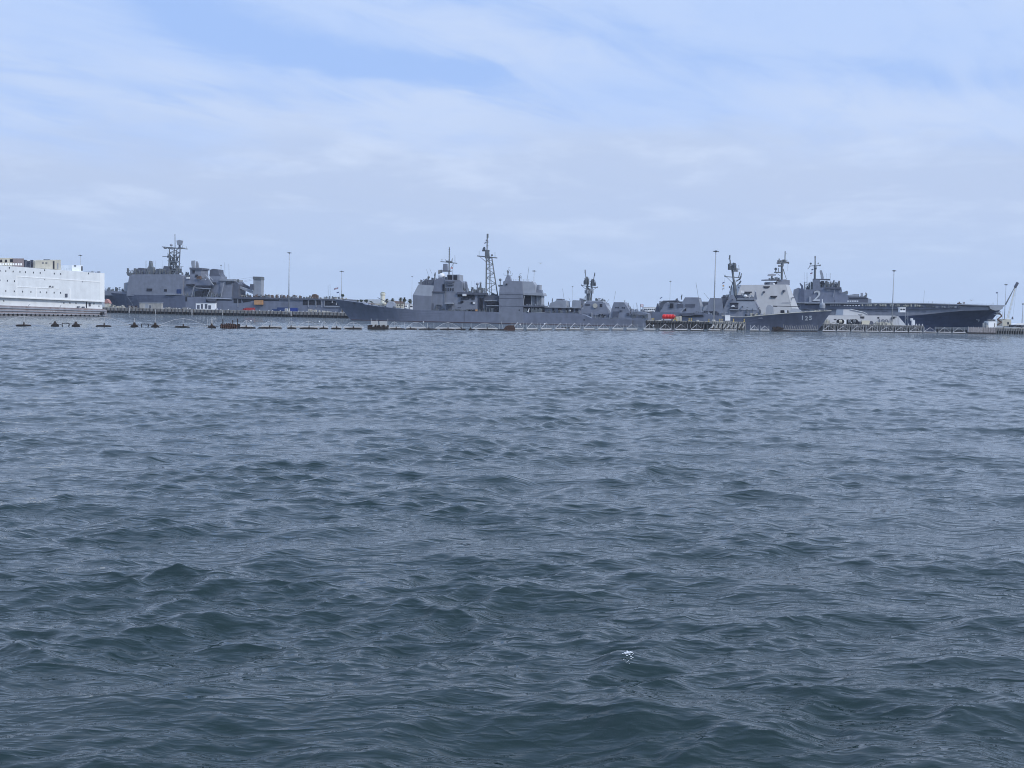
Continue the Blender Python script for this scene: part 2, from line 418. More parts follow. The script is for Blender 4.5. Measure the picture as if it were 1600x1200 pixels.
def CLUT(name, m, x0, x1, yb, h0, h1, t0, t1, n, seed, par=None, whips=0, yb1=None):
    """deck clutter: lockers, vents, winches, stanchions"""
    rr = random.Random(seed); mb = MB(); yb1 = yb if yb1 is None else yb1
    whole = any(k in name for k in ('mast', 'bridge_gear')); base = name.replace('_gear', '').replace('gear', 'deck').replace('_cargo', '')
    def done(kind):
        nonlocal mb
        if not whole: mb.build(base+'_'+kind, m, par or S.root); mb = MB()
    for i in range(n):
        x = rr.uniform(x0, x1); t = rr.uniform(t0, t1); y = yb+(yb1-yb)*(x-x0)/(x1-x0); h = rr.uniform(h0, h1); w = rr.uniform(.6, 2.6)
        k = rr.random()
        if k < .5: S.rect(mb, x-w/2, y-h, x+w/2, y+.6, t, t+rr.uniform(.6, 2)); done('locker')
        elif k < .75:
            a = S.p(x, y+.5, t); z = S.p(x, y-h, t).z-a.z; r = w*.3*MPX(t, x); mb.lathe(a, [(r*.6, 0), (r, z*.5), (r*1.1, z*.8), (r*.4, z)], 8); done('vent')
        else: S.rect(mb, x-w*.9, y-h, x+w*.9, y-h+.7, t, t+.8); S.rect(mb, x-.2, y-h+.6, x+.2, y+.5, t, t+.3); done('stand')
    for i in range(whips):
        x = rr.uniform(x0, x1); t = rr.uniform(t0, t1); y = yb+(yb1-yb)*(x-x0)/(x1-x0); mb.tube([S.p(x, y, t), S.p(x+rr.uniform(-1, 1), y-h1*2.2, t)], .05, 4); done('aerial')
    if whole: mb.build(name, m, par or S.root)
def RAIL(name, m, pts, t, h=1.1, step=2.0, par=None, r=.035):
    """stanchions and two wires along a deck edge"""
    mb = MB(); P_ = [S.p(x, y, t) for x, y in pts]; z = Vector((0, 0, 1))
    for a, b in zip(P_[:-1], P_[1:]):
        n = max(1, int((b-a).length/step))
        for i in range(n+1): q = a.lerp(b, i/n); mb.tube([q, q+z*h], r, 4)
        for k in (.5, 1): mb.tube([a+z*h*k, b+z*h*k], r*.7, 4)
    return mb.build(name, m, par or S.root)
def WIN(m, lst, w, h, t, name='window', par=None, d=.12):
    for x, y in lst: B(name, m, x-w/2, y-h/2, x+w/2, y+h/2, t-d, t+.3, par=par)
def TEXT(name, txt, m, px, py, hpx, t, wpx=None, shear=0.0, par=None, bold=.0, roll=0.0, k=1.0):
    cu = bpy.data.curves.new(name, 'FONT'); cu.body = txt; cu.size = 1; cu.extrude = .02; cu.offset = bold; cu.shear = shear
    o = bpy.data.objects.new('tmp', cu); COL.objects.link(o); dg = bpy.context.evaluated_depsgraph_get()
    me = bpy.data.meshes.new_from_object(o.evaluated_get(dg)); bpy.data.objects.remove(o)
    vs = np.array([v.co[:] for v in me.vertices]); mn, mx = vs.min(0), vs.max(0)
    c = S.p(px, py, t); H = hpx*MPX(t, px); Wd = (wpx*MPX(t, px)) if wpx else H*(mx[0]-mn[0])/(mx[1]-mn[1])
    up = Vector((0, 0, 1))+S.n*roll; up.normalize(); org = Vector((par or S.root)['_o'])
    for v in me.vertices:
        x = (v.co.x-mn[0])/(mx[0]-mn[0])*Wd; y = (v.co.y-mn[1])/(mx[1]-mn[1])*H
        v.co = c+S.u*x+up*y-S.n*v.co.z*1.0-org
    me.materials.clear(); me.materials.append(m); me.name = name
    o = bpy.data.objects.new(name, me); COL.objects.link(o); o.parent = par or S.root; o['_o'] = list(org); return o

# ------------------------------------------------------------------ 1. white barracks barge
def barge():
    global S
    S = Ship(-60, 322, 165, 379); S.thing('barracks_barge', 'white box shaped accommodation barge with grey hull at the left edge', 'barge', 60, 10)
    bw = 24
    st = [(-80, 474.2, 1, -80, 1), (160, 482.6, 1, 160, 1), (167, 484.3, .9, 166.5, .9)]
    S.hull('hull', BARGEH, st, bw)
    LN('fender_rail', NAVYL, [(.28, [(-80, y), (166, y+8.4*k)]) for y, k in ((478.2, .95), (483.2, .72), (488.2, .55))], -.1, .28)
    for x in range(-8, 160, 7): LN('tyre_fender', RUBBER, [(.35, [(x, 490+x*.016), (x+1.2, 492.6+x*.012)])], -.35, .35, 6)
    TOP = lambda x: 414.6+x*.0775
    MID = lambda x: 464.0+x*.046
    P('lower_deckhouse', BARGE, [(-80, 475), (160, 483), (159.4, 470), (-80, 460)], 1.3, bw-1.3)
    P('upper_deckhouse', BARGE, [(-80, MID(-80)), (163, MID(163)), (163, TOP(163)), (-80, TOP(-80))], 0, bw)
    P('end_panel', BARGEW, [(156.5, MID(157)+.3), (163.3, MID(163.3)+.3), (163.3, TOP(163)-.4), (156.5, TOP(157)-.4)], -.12, bw+.1)
    P('lower_band', BARGEW, [(-80, MID(-80)+.5), (163.2, MID(163)+.5), (163.2, MID(163)-1.6), (-80, MID(-80)-1.6)], -.15, bw+.15)
    P('belt_trim', BARGEW, [(26, 432.4), (158, 441.2), (158, 440.0), (26, 431.2)], -.1, .2)
    P('belt_trim', BARGEW, [(26, 448.6), (92, 451.4), (92, 450.5), (26, 447.6)], -.1, .2)
    for x, a, b in ((26.5, 432, 466), (57, 449.5, 466.5), (110, 451, 469)): B('vertical_trim', BARGEW, x-.6, a, x+.6, b, -.11, .2)
    WIN(GLASS, [(x, 423.0+x*.052) for x in (0.3, 9.3, 20.7, 31.4, 40, 52.5, 63, 85, 95)] + [(14.9, 418.4), (70, 422), (138.6, 427.2)], 1.1, 2.5, 0)
    WIN(GLASS, [(.2, 438), (11.7, 438.6), (22.8, 439.2)] + [(x, 454.3+x*.034) for x in (9.3, 22.5, 35.6, 48.5, 63, 73.2, 84.8, 94.8)], 1.1, 2.6, 0)
    WIN(GLASS, [(70.2, 436.8), (128.7, 440.3)], .9, 1.4, 0)
    WIN(GLASS, [(6.2, 470), (100, 473.6), (109.5, 473.6), (118.9, 474.0), (147, 474.6), (154.8, 478.5)], 1.0, 2.4, 1.3)
    B('vent_grille', NAVYD, 102, 458.8, 105.7, 464.4, -.2, .2)
    B('door', NAVYD, 139, 473.2, 141.8, 478.4, 1.1, 1.4); B('passage', DARK, 134.4, 471.5, 136, 481.3, 1.2, 1.5)
    B('mooring_bitt', NAVYD, 122, 478.6, 125.6, 480.6, .3, 1); B('mooring_bitt', NAVYD, 129.5, 479, 132.5, 481.4, .3, 1)
    B('mooring_bitt', RUBBER, 158.5, 488, 162.5, 491.5, -.9, 0)
    LN('davit', NAVYD, [[(45, 478.2), (45.3, 476), (47, 475.3)]], .3, .12); LN('davit', NAVYD, [[(94, 480), (94.3, 477.8), (95.6, 477)]], .3, .12)
    TEXT('barge_number', 'APL-61', DARK, 76.2, 449.2, 3.0, -.12, 10, bold=.012)
    x = 54.0; rr = random.Random(3)
    while x < 88:
        w = rr.uniform(.7, 1.7); B('faded_letter', WHITE, x, 484.7+x*.014, x+w, 486.5+x*.014, -.08, .1); x += w+(rr.uniform(.25, .5) if rr.random() < .75 else 1.6)
    # roof houses and plant
    P('deckhouse', BEIGE, [(55, 418.6), (95, 421.5), (95, 405.8), (81, 406.6), (57, 406.8), (55, 408)], 3, 15); P('deckhouse', BARGE, [(112.5, 423.2), (129, 424.6), (129, 414.6), (112.5, 414.6)], 4, 14)
    B('louvre', DARK, 83, 408, 85.2, 420, 2.85, 3.1); B('louvre', NAVYL, 89.5, 411, 91.3, 420, 2.85, 3.1); B('louvre', DARK, 127.3, 416, 129.2, 423, 3.85, 4.1)
    B('roof_fan', NAVYD, 66, 410, 68.5, 411.6, 2.8, 3.2); B('roof_fan', NAVYD, 71.5, 410, 74, 411.6, 2.8, 3.2); B('roof_fan', MAST, 76, 405.2, 78.5, 407.4, 5, 8); B('roof_fan', MAST, 116.5, 414.3, 119, 416.6, 3.8, 4.2)
    B('generator_housing', BEIGE, -30, 403, 20.5, 415.6, 3.5, 14); B('generator_housing', mat('louvred_housing', (.24, .2, .2), .7, .1, bands=.9), 20.5, 403.8, 37.5, 417, 3.2, 14)
    for x in (-6, 2, 9.7): P('louvre', DARK, [(x-1.8, 409.5), (x+1.8, 409.5), (x+1.2, 406.4), (x, 405.3), (x-1.2, 406.4)], 3.3, 3.6)
    B('louvre', DARK, 16, 404.8, 20, 409.5, 3.3, 3.6)
    for x in range(-8, 36, 4): B('skirting_panel', BARGEW, x, 411.4, x+2.4, 414+x*.02, 3.1, 3.3)
    CLUT('roof_plant', NAVYD, 38, 54, 417.8, 6, 12, 4, 9, 22, 5); CLUT('roof_plant', NAVYL, 135, 156, 426.2, 1, 3, 3, 10, 8, 8)
    RAIL('railing', NAVYL, [(96, 421.8), (112, 423)], 1, 1.0, 1.6)
barge()

# ------------------------------------------------------------------ 2. landing ship with lattice mast and boat cranes
def landing_ship():
    global S
    S = Ship(165, 668, 545, 640); S.thing('landing_ship', 'grey dock landing ship with slab house, lattice mast and cranes behind left pier', 'warship', 300, 13)
    bw = 26
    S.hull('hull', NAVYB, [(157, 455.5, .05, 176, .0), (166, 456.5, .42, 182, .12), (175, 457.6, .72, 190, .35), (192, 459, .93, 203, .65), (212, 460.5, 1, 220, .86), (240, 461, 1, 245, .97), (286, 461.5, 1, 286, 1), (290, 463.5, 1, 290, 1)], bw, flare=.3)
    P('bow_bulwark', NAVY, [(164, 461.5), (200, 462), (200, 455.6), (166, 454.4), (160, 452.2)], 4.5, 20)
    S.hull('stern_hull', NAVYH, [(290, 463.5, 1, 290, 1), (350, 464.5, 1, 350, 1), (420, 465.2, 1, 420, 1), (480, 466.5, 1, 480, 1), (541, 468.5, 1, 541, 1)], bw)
    CLUT('foredeck_gear', MAST, 163, 198, 455.5, 2, 7, 6, 18, 34, 21)
    # big slab sided house
    P('superstructure', NAVY, [(197.5, 462), (286, 463), (285, 431), (279, 428.4), (207, 428.6), (201.5, 431.5), (199, 446)], .3, bw-.3, .03)
    P('bridge_wing', NAVYL, [(193.5, 455), (199.5, 455), (200, 441), (193.5, 442)], 3, 22); P('bridge_wing', MAST, [(197, 425.4), (207, 426.5), (206, 430.5), (199.5, 431)], 1, bw-1)
    B('recess_shade', DARK, 229, 450.8, 237.5, 454.8, .1, 1); B('recess_shade', DARK, 256.5, 451.8, 260.5, 455.5, .1, 1); B('ledge', NAVYL, 258, 459, 275, 460.6, -1.4, .6)  # recess shade is a raised dark panel, nothing is hollowed out
    P('aft_house', NAVYH, [(279, 462), (345, 465), (345, 436.5), (310, 437), (300, 434.5), (279, 431.5)], 2.5, bw-2.5, .03)
    B('ladder', NAVYL, 272.6, 459, 283.5, 460.4, -.6, 1)
    CLUT('upper_deck_gear', MAST, 199, 279, 429, 3, 10, 3, 20, 95, 22, whips=5); CLUT('upper_deck_gear', NAVYD, 208, 278, 429, 2, 6, 3, 20, 60, 26)
    P('director', MAST, [(229.5, 429), (240, 429), (239, 418), (236, 416), (234.6, 407.5), (233.2, 407.5), (232, 416), (230, 419)], 8, 12)
    P('vent_trunk', NAVYD, [(214, 429), (226, 429), (225, 419), (216, 418.5)], 7, 14); P('vent_trunk', NAVYD, [(243, 429), (251, 429), (250, 420), (244, 420)], 7, 14); P('vent_trunk', NAVYD, [(252, 429), (264, 429), (263, 416), (256, 415.5)], 7, 14)
    # lattice mast
    lm = []
    legs = [((263, 430), (265, 388)), ((279.5, 430), (281.5, 388))]
    for t in (9, 16):
        for a, b in legs: lm.append((.5, [(a[0], a[1], t), (b[0], b[1], t)]))
        for i in range(6):
            y0, y1 = 430-i*7, 423-i*7; xa = 263+i*.34; xb = 279.5+i*.34
            lm += [(.26, [(xa, y0, t), (xb, y1, t)]), (.26, [(xb, y0, t), (xa, y1, t)]), (.3, [(xa, y1, t), (xb, y1, t)])]
    lm += [(.5, [(270, 430, 12), (272.5, 388, 12)]), (.6, [(266, 430, 12), (266, 398, 12)]), (.4, [(275, 430, 12), (276, 390, 12)])]
    LN('lattice_mast', MAST, lm, 9, .2)
    LN('yard', MAST, [(.35, [(253, 385.6), (293, 389)]), (.45, [(262, 387), (284, 388.4)]), (.28, [(254, 400.6), (281, 402.6)]), (.12, [(262, 401), (262, 395)]), (.12, [(291, 389), (291, 385)]), (.12, [(284, 388), (286, 383)])], 12, .3)
    LN('topmast', MAST, [[(273.6, 388), (273.4, 366)]], 12, .34, 6)
    P('search_radar', NAVYL, [(277, 382.6), (283.5, 382.6), (285, 376), (280, 374.8), (275.6, 376)], 10, 11.5); B('radar_pedestal', NAVYD, 279, 382, 281, 388, 10.5, 12)
    BALL('radome', NAVYL, 267.6, 382.8, 2.2, 12); DISH('dish_antenna', MAST, 264.5, 398, 2.4, 10, (-1, .3, .2), 5); DISH('dish_antenna', MAST, 274, 413, 2.6, 9, (.3, 1, .2), 5)
    CLUT('mast_gear', MAST, 260, 284, 426, 3, 11, 8, 15, 34, 39); CLUT('mast_gear', MAST, 263, 281, 407, 1, 5, 9, 14, 10, 29); CLUT('mast_gear', MAST, 256, 292, 388, .6, 2.4, 11, 13, 14, 28); CLUT('mast_gear', MAST, 262, 281, 414, 2, 8, 9, 14, 12, 30); CLUT('mast_gear', NAVYD, 262, 280, 402, 1, 5, 9, 14, 8, 31)
    # funnels and cranes
    P('forward_funnel', NAVY, [(296, 437), (314.5, 438), (314, 419.5), (297, 419)], 6, 20, .04); P('funnel_cap', NAVYD, [(296, 421), (315, 421.6), (315, 418.6), (296, 418)], 5.5, 20.5)
    P('exhaust_uptake', NAVYL, [(299.6, 418.5), (304, 418.5), (304, 407), (299, 407.4), (298.6, 411)], 9, 10.6); P('exhaust_uptake', NAVYL, [(305.6, 418.5), (310.6, 418.5), (309.4, 411), (307.8, 408), (306.2, 409)], 12, 13.2)
    CLUT('funnel_gear', MAST, 284, 298, 433, 3, 9, 5, 18, 18, 33); CLUT('funnel_gear', MAST, 312, 325, 437, 2, 4, 5, 18, 10, 34)
    B('opening', DARK, 300.5, 421.5, 304, 427, 5.8, 6.6); B('opening', DARK, 305, 429, 309, 433, 5.5, 6.4)
    P('aft_funnel', NAVY, [(326, 466), (343, 466), (344.5, 431.5), (327.5, 431.5)], 4.5, 18, .03); P('funnel_cap', NAVYD, [(327, 431.6), (345, 432), (341.6, 427), (341, 421), (333, 420), (328, 421.5)], 6, 16)
    P('crane_house', NAVY, [(343, 466), (362, 466.5), (363, 437), (344, 437)], 1.5, 18, .03); P('crane_house_top', NAVYL, [(343, 438.4), (366, 439.5), (366, 436.6), (343, 435.6)], 1, 18.5)
    P('aft_deckhouse', NAVYD, [(361, 466), (372.5, 466.5), (373, 444), (369, 440), (361, 438)], 2.5, 17)
    B('window_band', GLASS, 353, 438.8, 361.5, 443.4, 1.2, 1.6); CLUT('gear', MAST, 362, 372, 441, 2, 5, 3, 10, 9, 36)
    LN('boat_davit', NAVYL, [(.35, [(303.5, 447), (299.5, 462.6)]), (.35, [(328, 452.5), (323.5, 464)]), (.5, [(321, 429), (333.5, 445.6)]), (.35, [(327.5, 432.4), (333, 438)]), (.4, [(306, 450), (330, 451.6)]), (.5, [(322, 466), (363, 467.4)]), (.35, [(350, 441), (345, 465)])], -.4, .35)
    for a in ((291, 444, 302.5, 447), (306, 446, 330, 450.5), (318, 453, 325, 462), (306, 455, 316, 463.5), (322, 467.4, 338, 471.6), (339, 467.6, 362, 469.8), (289.5, 464, 292.5, 471), (331, 441, 336, 444)): B('recess_shade', DARK, *a, -.05, 2)
    P('rigid_boat', NAVYD, [(321, 466.4), (338, 466.8), (336, 471.4), (326, 471)], -2.4, -.3)
    B('stowed_cover', BLUE, 276, 452, 283, 458.8, 0, 2.4); P('liferaft', WHITE, [(291, 435.4), (296, 435.4), (295.6, 432.6), (291.6, 432.8)], 2, 3.4); BALL('liferaft', WHITE, 321, 437, .9, 1.5)
    P('covered_boat', BROWN, [(306.5, 435.6), (313, 436), (312, 431), (308, 431.6)], 1.5, 4.5)
    CLUT('boat_deck_gear', MAST, 290, 345, 464, 2, 9, 0.3, 2.2, 38, 37); CLUT('boat_deck_gear', NAVYL, 290, 345, 464, 2, 6, 0.3, 2.2, 14, 38)
    LN('whip_antenna', MAST, [(.14, [(345.4, 435), (345.4, 415.4)]), (.09, [(351.5, 436), (351.2, 410)]), (.09, [(358, 436), (357.6, 412)])], 8, .1); BALL('antenna_ball', MAST, 345.4, 414.6, 1.0, 8)
    P('crane_tower', NAVYL, [(395, 462), (407.5, 462.5), (408, 434.6), (396, 433.6)], 5, 11); P('crane_head', MAST, [(395, 436.5), (408, 437.4), (408, 432.4), (395, 432)], 4.6, 11.4)
    P('crane_boom', NAVYL, [(366, 447), (372, 446.6), (405, 457.6), (406, 461.4), (394, 459)], 5.5, 8.5); P('crane_boom', NAVYD, [(366, 437), (372, 438.6), (393, 450), (394, 453), (388, 452), (368, 441.5)], 12, 14.5)
    P('crane_cab', NAVYD, [(390, 451.6), (396, 452), (396, 444), (391, 443.6)], 4, 7); LN('crane_cable', MAST, [[(372, 436.4), (396, 433)], [(374, 441), (396, 435)], [(376, 441.6), (397, 437)]], 8, .07, 4)
    # flight deck
    P('flight_deck', NAVYD, [(362, 466.4), (541, 470), (541, 467.4), (362, 463.4)], -.9, bw+.9)
    B('well_opening', DARK, 365, 466.4, 377, 473.4, -.2, 2); P('side_gallery', DARK, [(377, 466.6), (436, 467.8), (436, 470), (395, 470), (380, 473)], -.15, 1)  # dark strip below the deck edge paints the shade of its overhang
    for x in (438, 443.4, 450, 455, 464): B('port_hole', DARK, x, 466.6, x+2.4, 468.4, -.12, .5)
    for x0, x1 in ((473, 481), (482, 492), (494.5, 501)): B('side_opening', DARK, x0, 468, x1, 476.6, -.12, 2)
    P('stern_opening', DARK, [(507, 469.6), (532, 470), (535, 474), (534, 477.4), (507, 477.4)], -.12, 2); B('ledge', NAVYL, 508, 478.2, 538, 480, -.8, .6)
    for x, y in ((519, 472), (525.5, 475), (531, 474.6)): CYL('bollard', NAVYL, x, y-2.2, y+1.4, 1.0, -.8, .4)
    for x in (371.5, 481.5, 493.6, 502.4, 506.6): B('fender_post', NAVYL, x-.5, 467, x+.5, 480, -.5, .2)
    CLUT('flight_deck_cargo', BROWN, 374, 470, 464.6, 2, 5.5, 1, 22, 62, 41, yb1=466); CLUT('flight_deck_cargo', MAST, 374, 530, 464.4, 2, 5, 1, 22, 54, 42, yb1=467.5)
    CLUT('flight_deck_cargo', BEIGE, 478, 545, 466.5, 1, 3, 1, 22, 26, 43, yb1=468); P('covered_vehicle', BROWN, [(485, 466), (496, 466.4), (496, 461.6), (492, 459.4), (488, 460)], 3, 6)
    CLUT('flight_deck_cargo', BEIGE, 376, 392, 464, 2, 7, 4, 20, 12, 44)
    RAIL('railing', NAVYL, [(374, 463.4), (541, 467.4)], -.8, 1.1, 2.4)
    LN('whip_antenna', MAST, [(.1, [(513, 466), (512.6, 446)]), (.1, [(516, 466), (515.6, 444)])], 3, .1)
    LN('anchor_line', NAVYL, [[(199, 463.5), (208, 477)]], -.5, .07, 4)
    B('hoisted_work_platform', ORANGE, 397, 469, 410, 476, -2.2, -.2)
landing_ship()

# ------------------------------------------------------------------ 3. cruiser, nearest of the grey ships
def cruiser():
    global S
    S = Ship(541, 466, 1000, 448); S.thing('cruiser', 'long grey cruiser with two block superstructures and tall lattice mast, bow to the left', 'warship', 760, 8.5)
    bw = 17
    S.hull('hull', NAVYH, [(522, 467.8, .0, 549, .0), (533, 469, .30, 556, .06), (548, 470.8, .56, 566, .16), (566, 473.2, .76, 580, .34), (570, 475.6, .79, 584, .38), (590, 478.6, .92, 602, .58), (618, 481.6, 1, 626, .80), (648, 484.2, 1, 652, .93), (700, 485.7, 1, 700, 1), (780, 487.4, 1, 780, 1), (850, 488.6, 1, 850, 1), (906, 490, 1, 906, .98), (914, 492.4, 1, 913, .97), (924, 497.2, 1, 922, .95), (950, 498.3, .95, 950, .9), (988, 499.5, .85, 986, .8)], bw, flare=.5)
    LN('boot_stripe', BOOT, [(.32, [(549, 499.6), (600, 501.5), (700, 503.4), (985, 510)])], -.05, .3)
    LN('hull_seam', NAVYD, [(.12, [(725.5, 487), (725.5, 503)])], -.02, .2); B('bollard_port', DARK, 551, 473.4, 552.8, 474.4, 1.6, 5); B('overboard_port', DARK, 810.5, 483.6, 812.5, 485.4, -.1, .5)
    P('focsle_bulwark', NAVYL, [(524, 468), (566, 473.4), (572, 477), (566, 472.6), (524, 467)], 7, 10)
    # foredeck
    P('gun_turret', NAVYL, [(603.5, 480.4), (616.5, 481), (616, 474), (613, 471), (607, 471.4), (604, 475)], 6.6, 10.4, .12); LN('gun_barrel', NAVYD, [(.2, [(607, 473.4), (590, 465)])], 8.5, .2)
    CLUT('foredeck_gear', MAST, 536, 640, 470.2, .6, 2.2, 5, 12, 30, 51, yb1=484); RAIL('railing', NAVYL, [(526, 467.5), (566, 472.8), (590, 478.2), (645, 483.8)], 3.5, 1.1, 2)
    # forward house
    P('forward_house', NAVY, [(644.8, 486), (674, 486.6), (674.5, 462.8), (645, 460.8)], .4, bw-.4); P('forward_house_top', NAVYL, [(645.2, 460.8), (674.6, 462.8), (677.5, 446), (653, 444.4)], .5, bw-.5, .16)  # leaning upper slab painted paler for the skylight it catches
    P('deckhouse', NAVY, [(674, 486.6), (746, 487.4), (746, 457), (674, 455.6)], 1.0, bw-1.0, .02); P('bridge', NAVYH, [(677, 456.4), (696, 456.8), (696, 437), (688, 434), (678, 437.5)], 1.6, bw-1.6, .05)
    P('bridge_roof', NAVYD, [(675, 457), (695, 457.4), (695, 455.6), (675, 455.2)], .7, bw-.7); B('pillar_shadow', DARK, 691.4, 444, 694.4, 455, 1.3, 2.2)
    P('tower', NAVY, [(695, 457), (727.5, 457.6), (722.5, 452), (722, 441), (719, 438.4), (717.4, 437.6), (695, 436.8)], 1.2, bw-1.2, .04)
    P('array_house', NAVYL, [(698, 438.6), (718, 439), (717.6, 429), (698.6, 429)], 2.6, bw-2.6); B('exhaust_opening', DARK, 699.4, 429.8, 706.6, 437.2, 2.4, 3); B('exhaust_opening', DARK, 708.4, 429.8, 714.4, 437.2, 2.4, 3)
    P('gallery', NAVYD, [(697, 439), (710, 439.6), (707, 442), (698, 441.6)], .6, 2); B('gallery', NAVYD, 698, 443.6, 708.6, 445.6, .6, 2)
    WIN(GLASS, [(696.6, 452.3), (700.3, 452.3), (704, 452.3), (707.8, 452.3)], 1.7, 4.8, 1.25, d=.3)
    CLUT('bridge_gear', MAST, 655, 694, 445, 2, 8, 4, 14, 46, 52, yb1=438); CLUT('bridge_gear', NAVY, 658, 694, 445, 3, 8, 3, 14, 34, 57, yb1=440)
    P('searchlight_deck', NAVYD, [(658, 446), (682, 446), (684, 438), (676, 436.4), (668, 438), (660, 440.4)], 5, 13)
    DISH('fire_control_radar', MAST, 679, 428, 3.3, 7, (-.95, .3, .25), 9); BALL('director', MAST, 669.8, 433.2, 2.0, 6); CYL('director_post', MAST, 669.8, 434, 442, .7, 6); BALL('director', MAST, 655, 442, 1.5, 6)
    BALL('satellite_radome', WHITE, 690.4, 432.0, 5.8, 7, .95); P('radome_base', NAVYL, [(685.4, 438.8), (695.6, 438.8), (696, 432.4), (685, 432.4)], 4.8, 9.2)
    P('communication_antenna', TAN, [(684.6, 428), (690, 428), (690, 421.4), (684.6, 422)], 9, 11); P('communication_antenna', NAVY, [(691.6, 424), (698, 424), (697.6, 412), (692.4, 412.4)], 8, 11.5); B('antenna_deck', NAVYD, 690, 422.6, 703, 424, 7, 12)
    LN('foremast', MAST, [(.42, [(701.6, 430), (702, 405)]), (.3, [(702, 405), (702.2, 386)]), (.26, [(688.4, 408.6), (714.4, 411.4)]), (.1, [(711, 411), (710.8, 399)]), (.1, [(707.4, 411), (707, 403)]), (.14, [(708.6, 411), (702, 424)]), (.09, [(708.2, 412), (707, 430)]), (.5, [(697, 408), (706, 409)]), (.12, [(695.6, 405), (697.6, 409)]), (.12, [(705.4, 409), (706.4, 404.6)])], 8.5, .3)
    LN('topmast_array', MAST, [(.2, [(701, y), (703.4, y)]) for y in (390, 393.5, 397, 400, 403)]+[(.2, [(690.6, 407), (690.6, 404.4)])], 8.5, .2)
    LN('whip_antenna', MAST, [(.07, [(669.6, 431), (666.4, 421)]), (.07, [(674.6, 427), (671.4, 419.6)])], 5, .07)
    # midship gallery
    P('boat_gallery', NAVYD, [(714, 459.6), (760, 461), (760, 457.4), (714, 456.2)], .2, 6); B('recess_shade', DARK, 715, 460.2, 741, 463.4, .8, 2)
    B('boat', WHITE, 722.6, 459.2, 728.2, 462.6, -.8, .8); B('boat_cradle', DARK, 721, 462.8, 728, 464.4, -.5, 1); B('recess_shade', DARK, 731, 461, 739, 466, .9, 2)
    P('mid_house', NAVYH, [(719, 487), (757, 488), (757, 458), (719, 458)], 2.2, bw-2.2, .02)
    for a in ((727.5, 461.6, 733, 465), (736.5, 463, 741.5, 468), (720, 466.4, 733, 467.8), (719.5, 470, 724, 473), (749, 465, 751, 487), (752.4, 466, 753.8, 487), (735.6, 471.6, 738.6, 474.8), (716, 472.6, 722, 474)): B('recess_shade', DARK, *a, .8, 2.3)
    B('white_locker', WHITE, 738.8, 471.8, 742.2, 475, .6, 1.2); P('folded_platform', NAVYL, [(694.6, 474.8), (708, 475.2), (707, 472.8), (695, 472.6)], -1.6, 1)
    for a in ((674.6, 474, 677.4, 484), (681, 476, 690, 482.6), (697, 478, 706, 484), (715, 479.6, 720, 481)): B('recess_shade', NAVYD, *a, .85, 1.2)
    LN('pipe_rack', MAST, [(.25, [(681, 482), (681.6, 477), (684, 475.8), (688, 476), (690, 478), (690, 484)]), (.12, [(673.6, 485), (673.6, 474)]), (.16, [(695.4, 439), (695.4, 474)])], .6, .2)
    CLUT('main_deck_gear', MAST, 676, 757, 486.2, 1.5, 5, .2, .9, 60, 53, yb1=487.6); CLUT('main_deck_gear', DARK, 728, 742, 486.6, 2, 4, .1, .8, 10, 54); B('orange_float', ORANGE, 742.4, 483.4, 745.8, 486.2, 0, .8)
    CLUT('upper_gear', MAST, 722, 757, 456.6, 2, 8, 2, 12, 46, 55, whips=4); CLUT('upper_gear', NAVYL, 722, 757, 456.6, 2, 5, 2, 12, 20, 56)
    BALL('radome', NAVYL, 745.8, 443.6, 2.3, 6); BALL('radome', NAVYL, 750.8, 442.4, 1.7, 6); CYL('radome_post', NAVY, 745.8, 445, 457, 1.5, 6, .8); CYL('radome_post', MAST, 750.6, 444, 457, 2.6, 7, 1.2)
    P('close_in_gun', NAVY, [(725.6, 457), (730.8, 457), (730, 447), (728.8, 440), (727, 439.6), (726.2, 447)], 3, 5)
    # lattice mast
    lm = []
    for t, o in ((5.5, 0), (11.5, .6)):
        A = lambda y: 759.4+(462-y)*.012+o; C = lambda y: 777.4-(462-y)*.155+o
        lm += [(.42 if t < 6 else .3, [(A(464), 464, t), (A(401), 401, t)]), (.24, [(C(464), 464, t), (C(401), 401, t)])]
        ys = [462, 453, 443, 434, 427, 420, 413, 407, 402]
        for i, (a, b) in enumerate(zip(ys[:-1], ys[1:])):
            q = ((A(a), a, t), (C(b), b, t)) if i % 2 else ((C(a), a, t), (A(b), b, t))
            lm += [(.13, list(q)), (.13, [(A(b), b, t), (C(b), b, t)])]
            m_ = (A(a)+C(a))/2; lm += [(.1, [(m_, a, t), ((A(b)+C(b))/2, b, t)])]
    for y in (453, 434, 420, 407): lm += [(.12, [(760, y, 5.5), (760.6, y, 11.5)]), (.12, [(777.4-(462-y)*.155, y, 5.5), (778-(462-y)*.155, y, 11.5)])]
    lm.append((.18, [(765.6, 464, 8.5), (763.6, 402, 8.5)]))
    LN('lattice_mast', MAST, lm, 5.5, .2)
    LN('yard', MAST, [(.32, [(745.4, 399.8), (777, 403)]), (.5, [(758.4, 401), (768, 402.4)]), (.14, [(748.6, 400.2), (759.4, 409)]), (.09, [(748.6, 400), (748.6, 392)]), (.1, [(773.6, 402.4), (773.4, 394)])], 8, .3)
    P('mast_platform', MAST, [(757.6, 403.6), (764.4, 403.8), (763.4, 394), (763.8, 390.4), (757.6, 390)], 6.5, 9.5); LN('topmast', MAST, [(.36, [(761, 396), (761.4, 368)]), (.2, [(757.6, 378.6), (763.6, 378.2)]), (.3, [(758, 379), (757.4, 381)]), (.26, [(759, 375.4), (762.8, 375.4)]), (.24, [(760, 384.4), (763, 384)])], 8, .3)
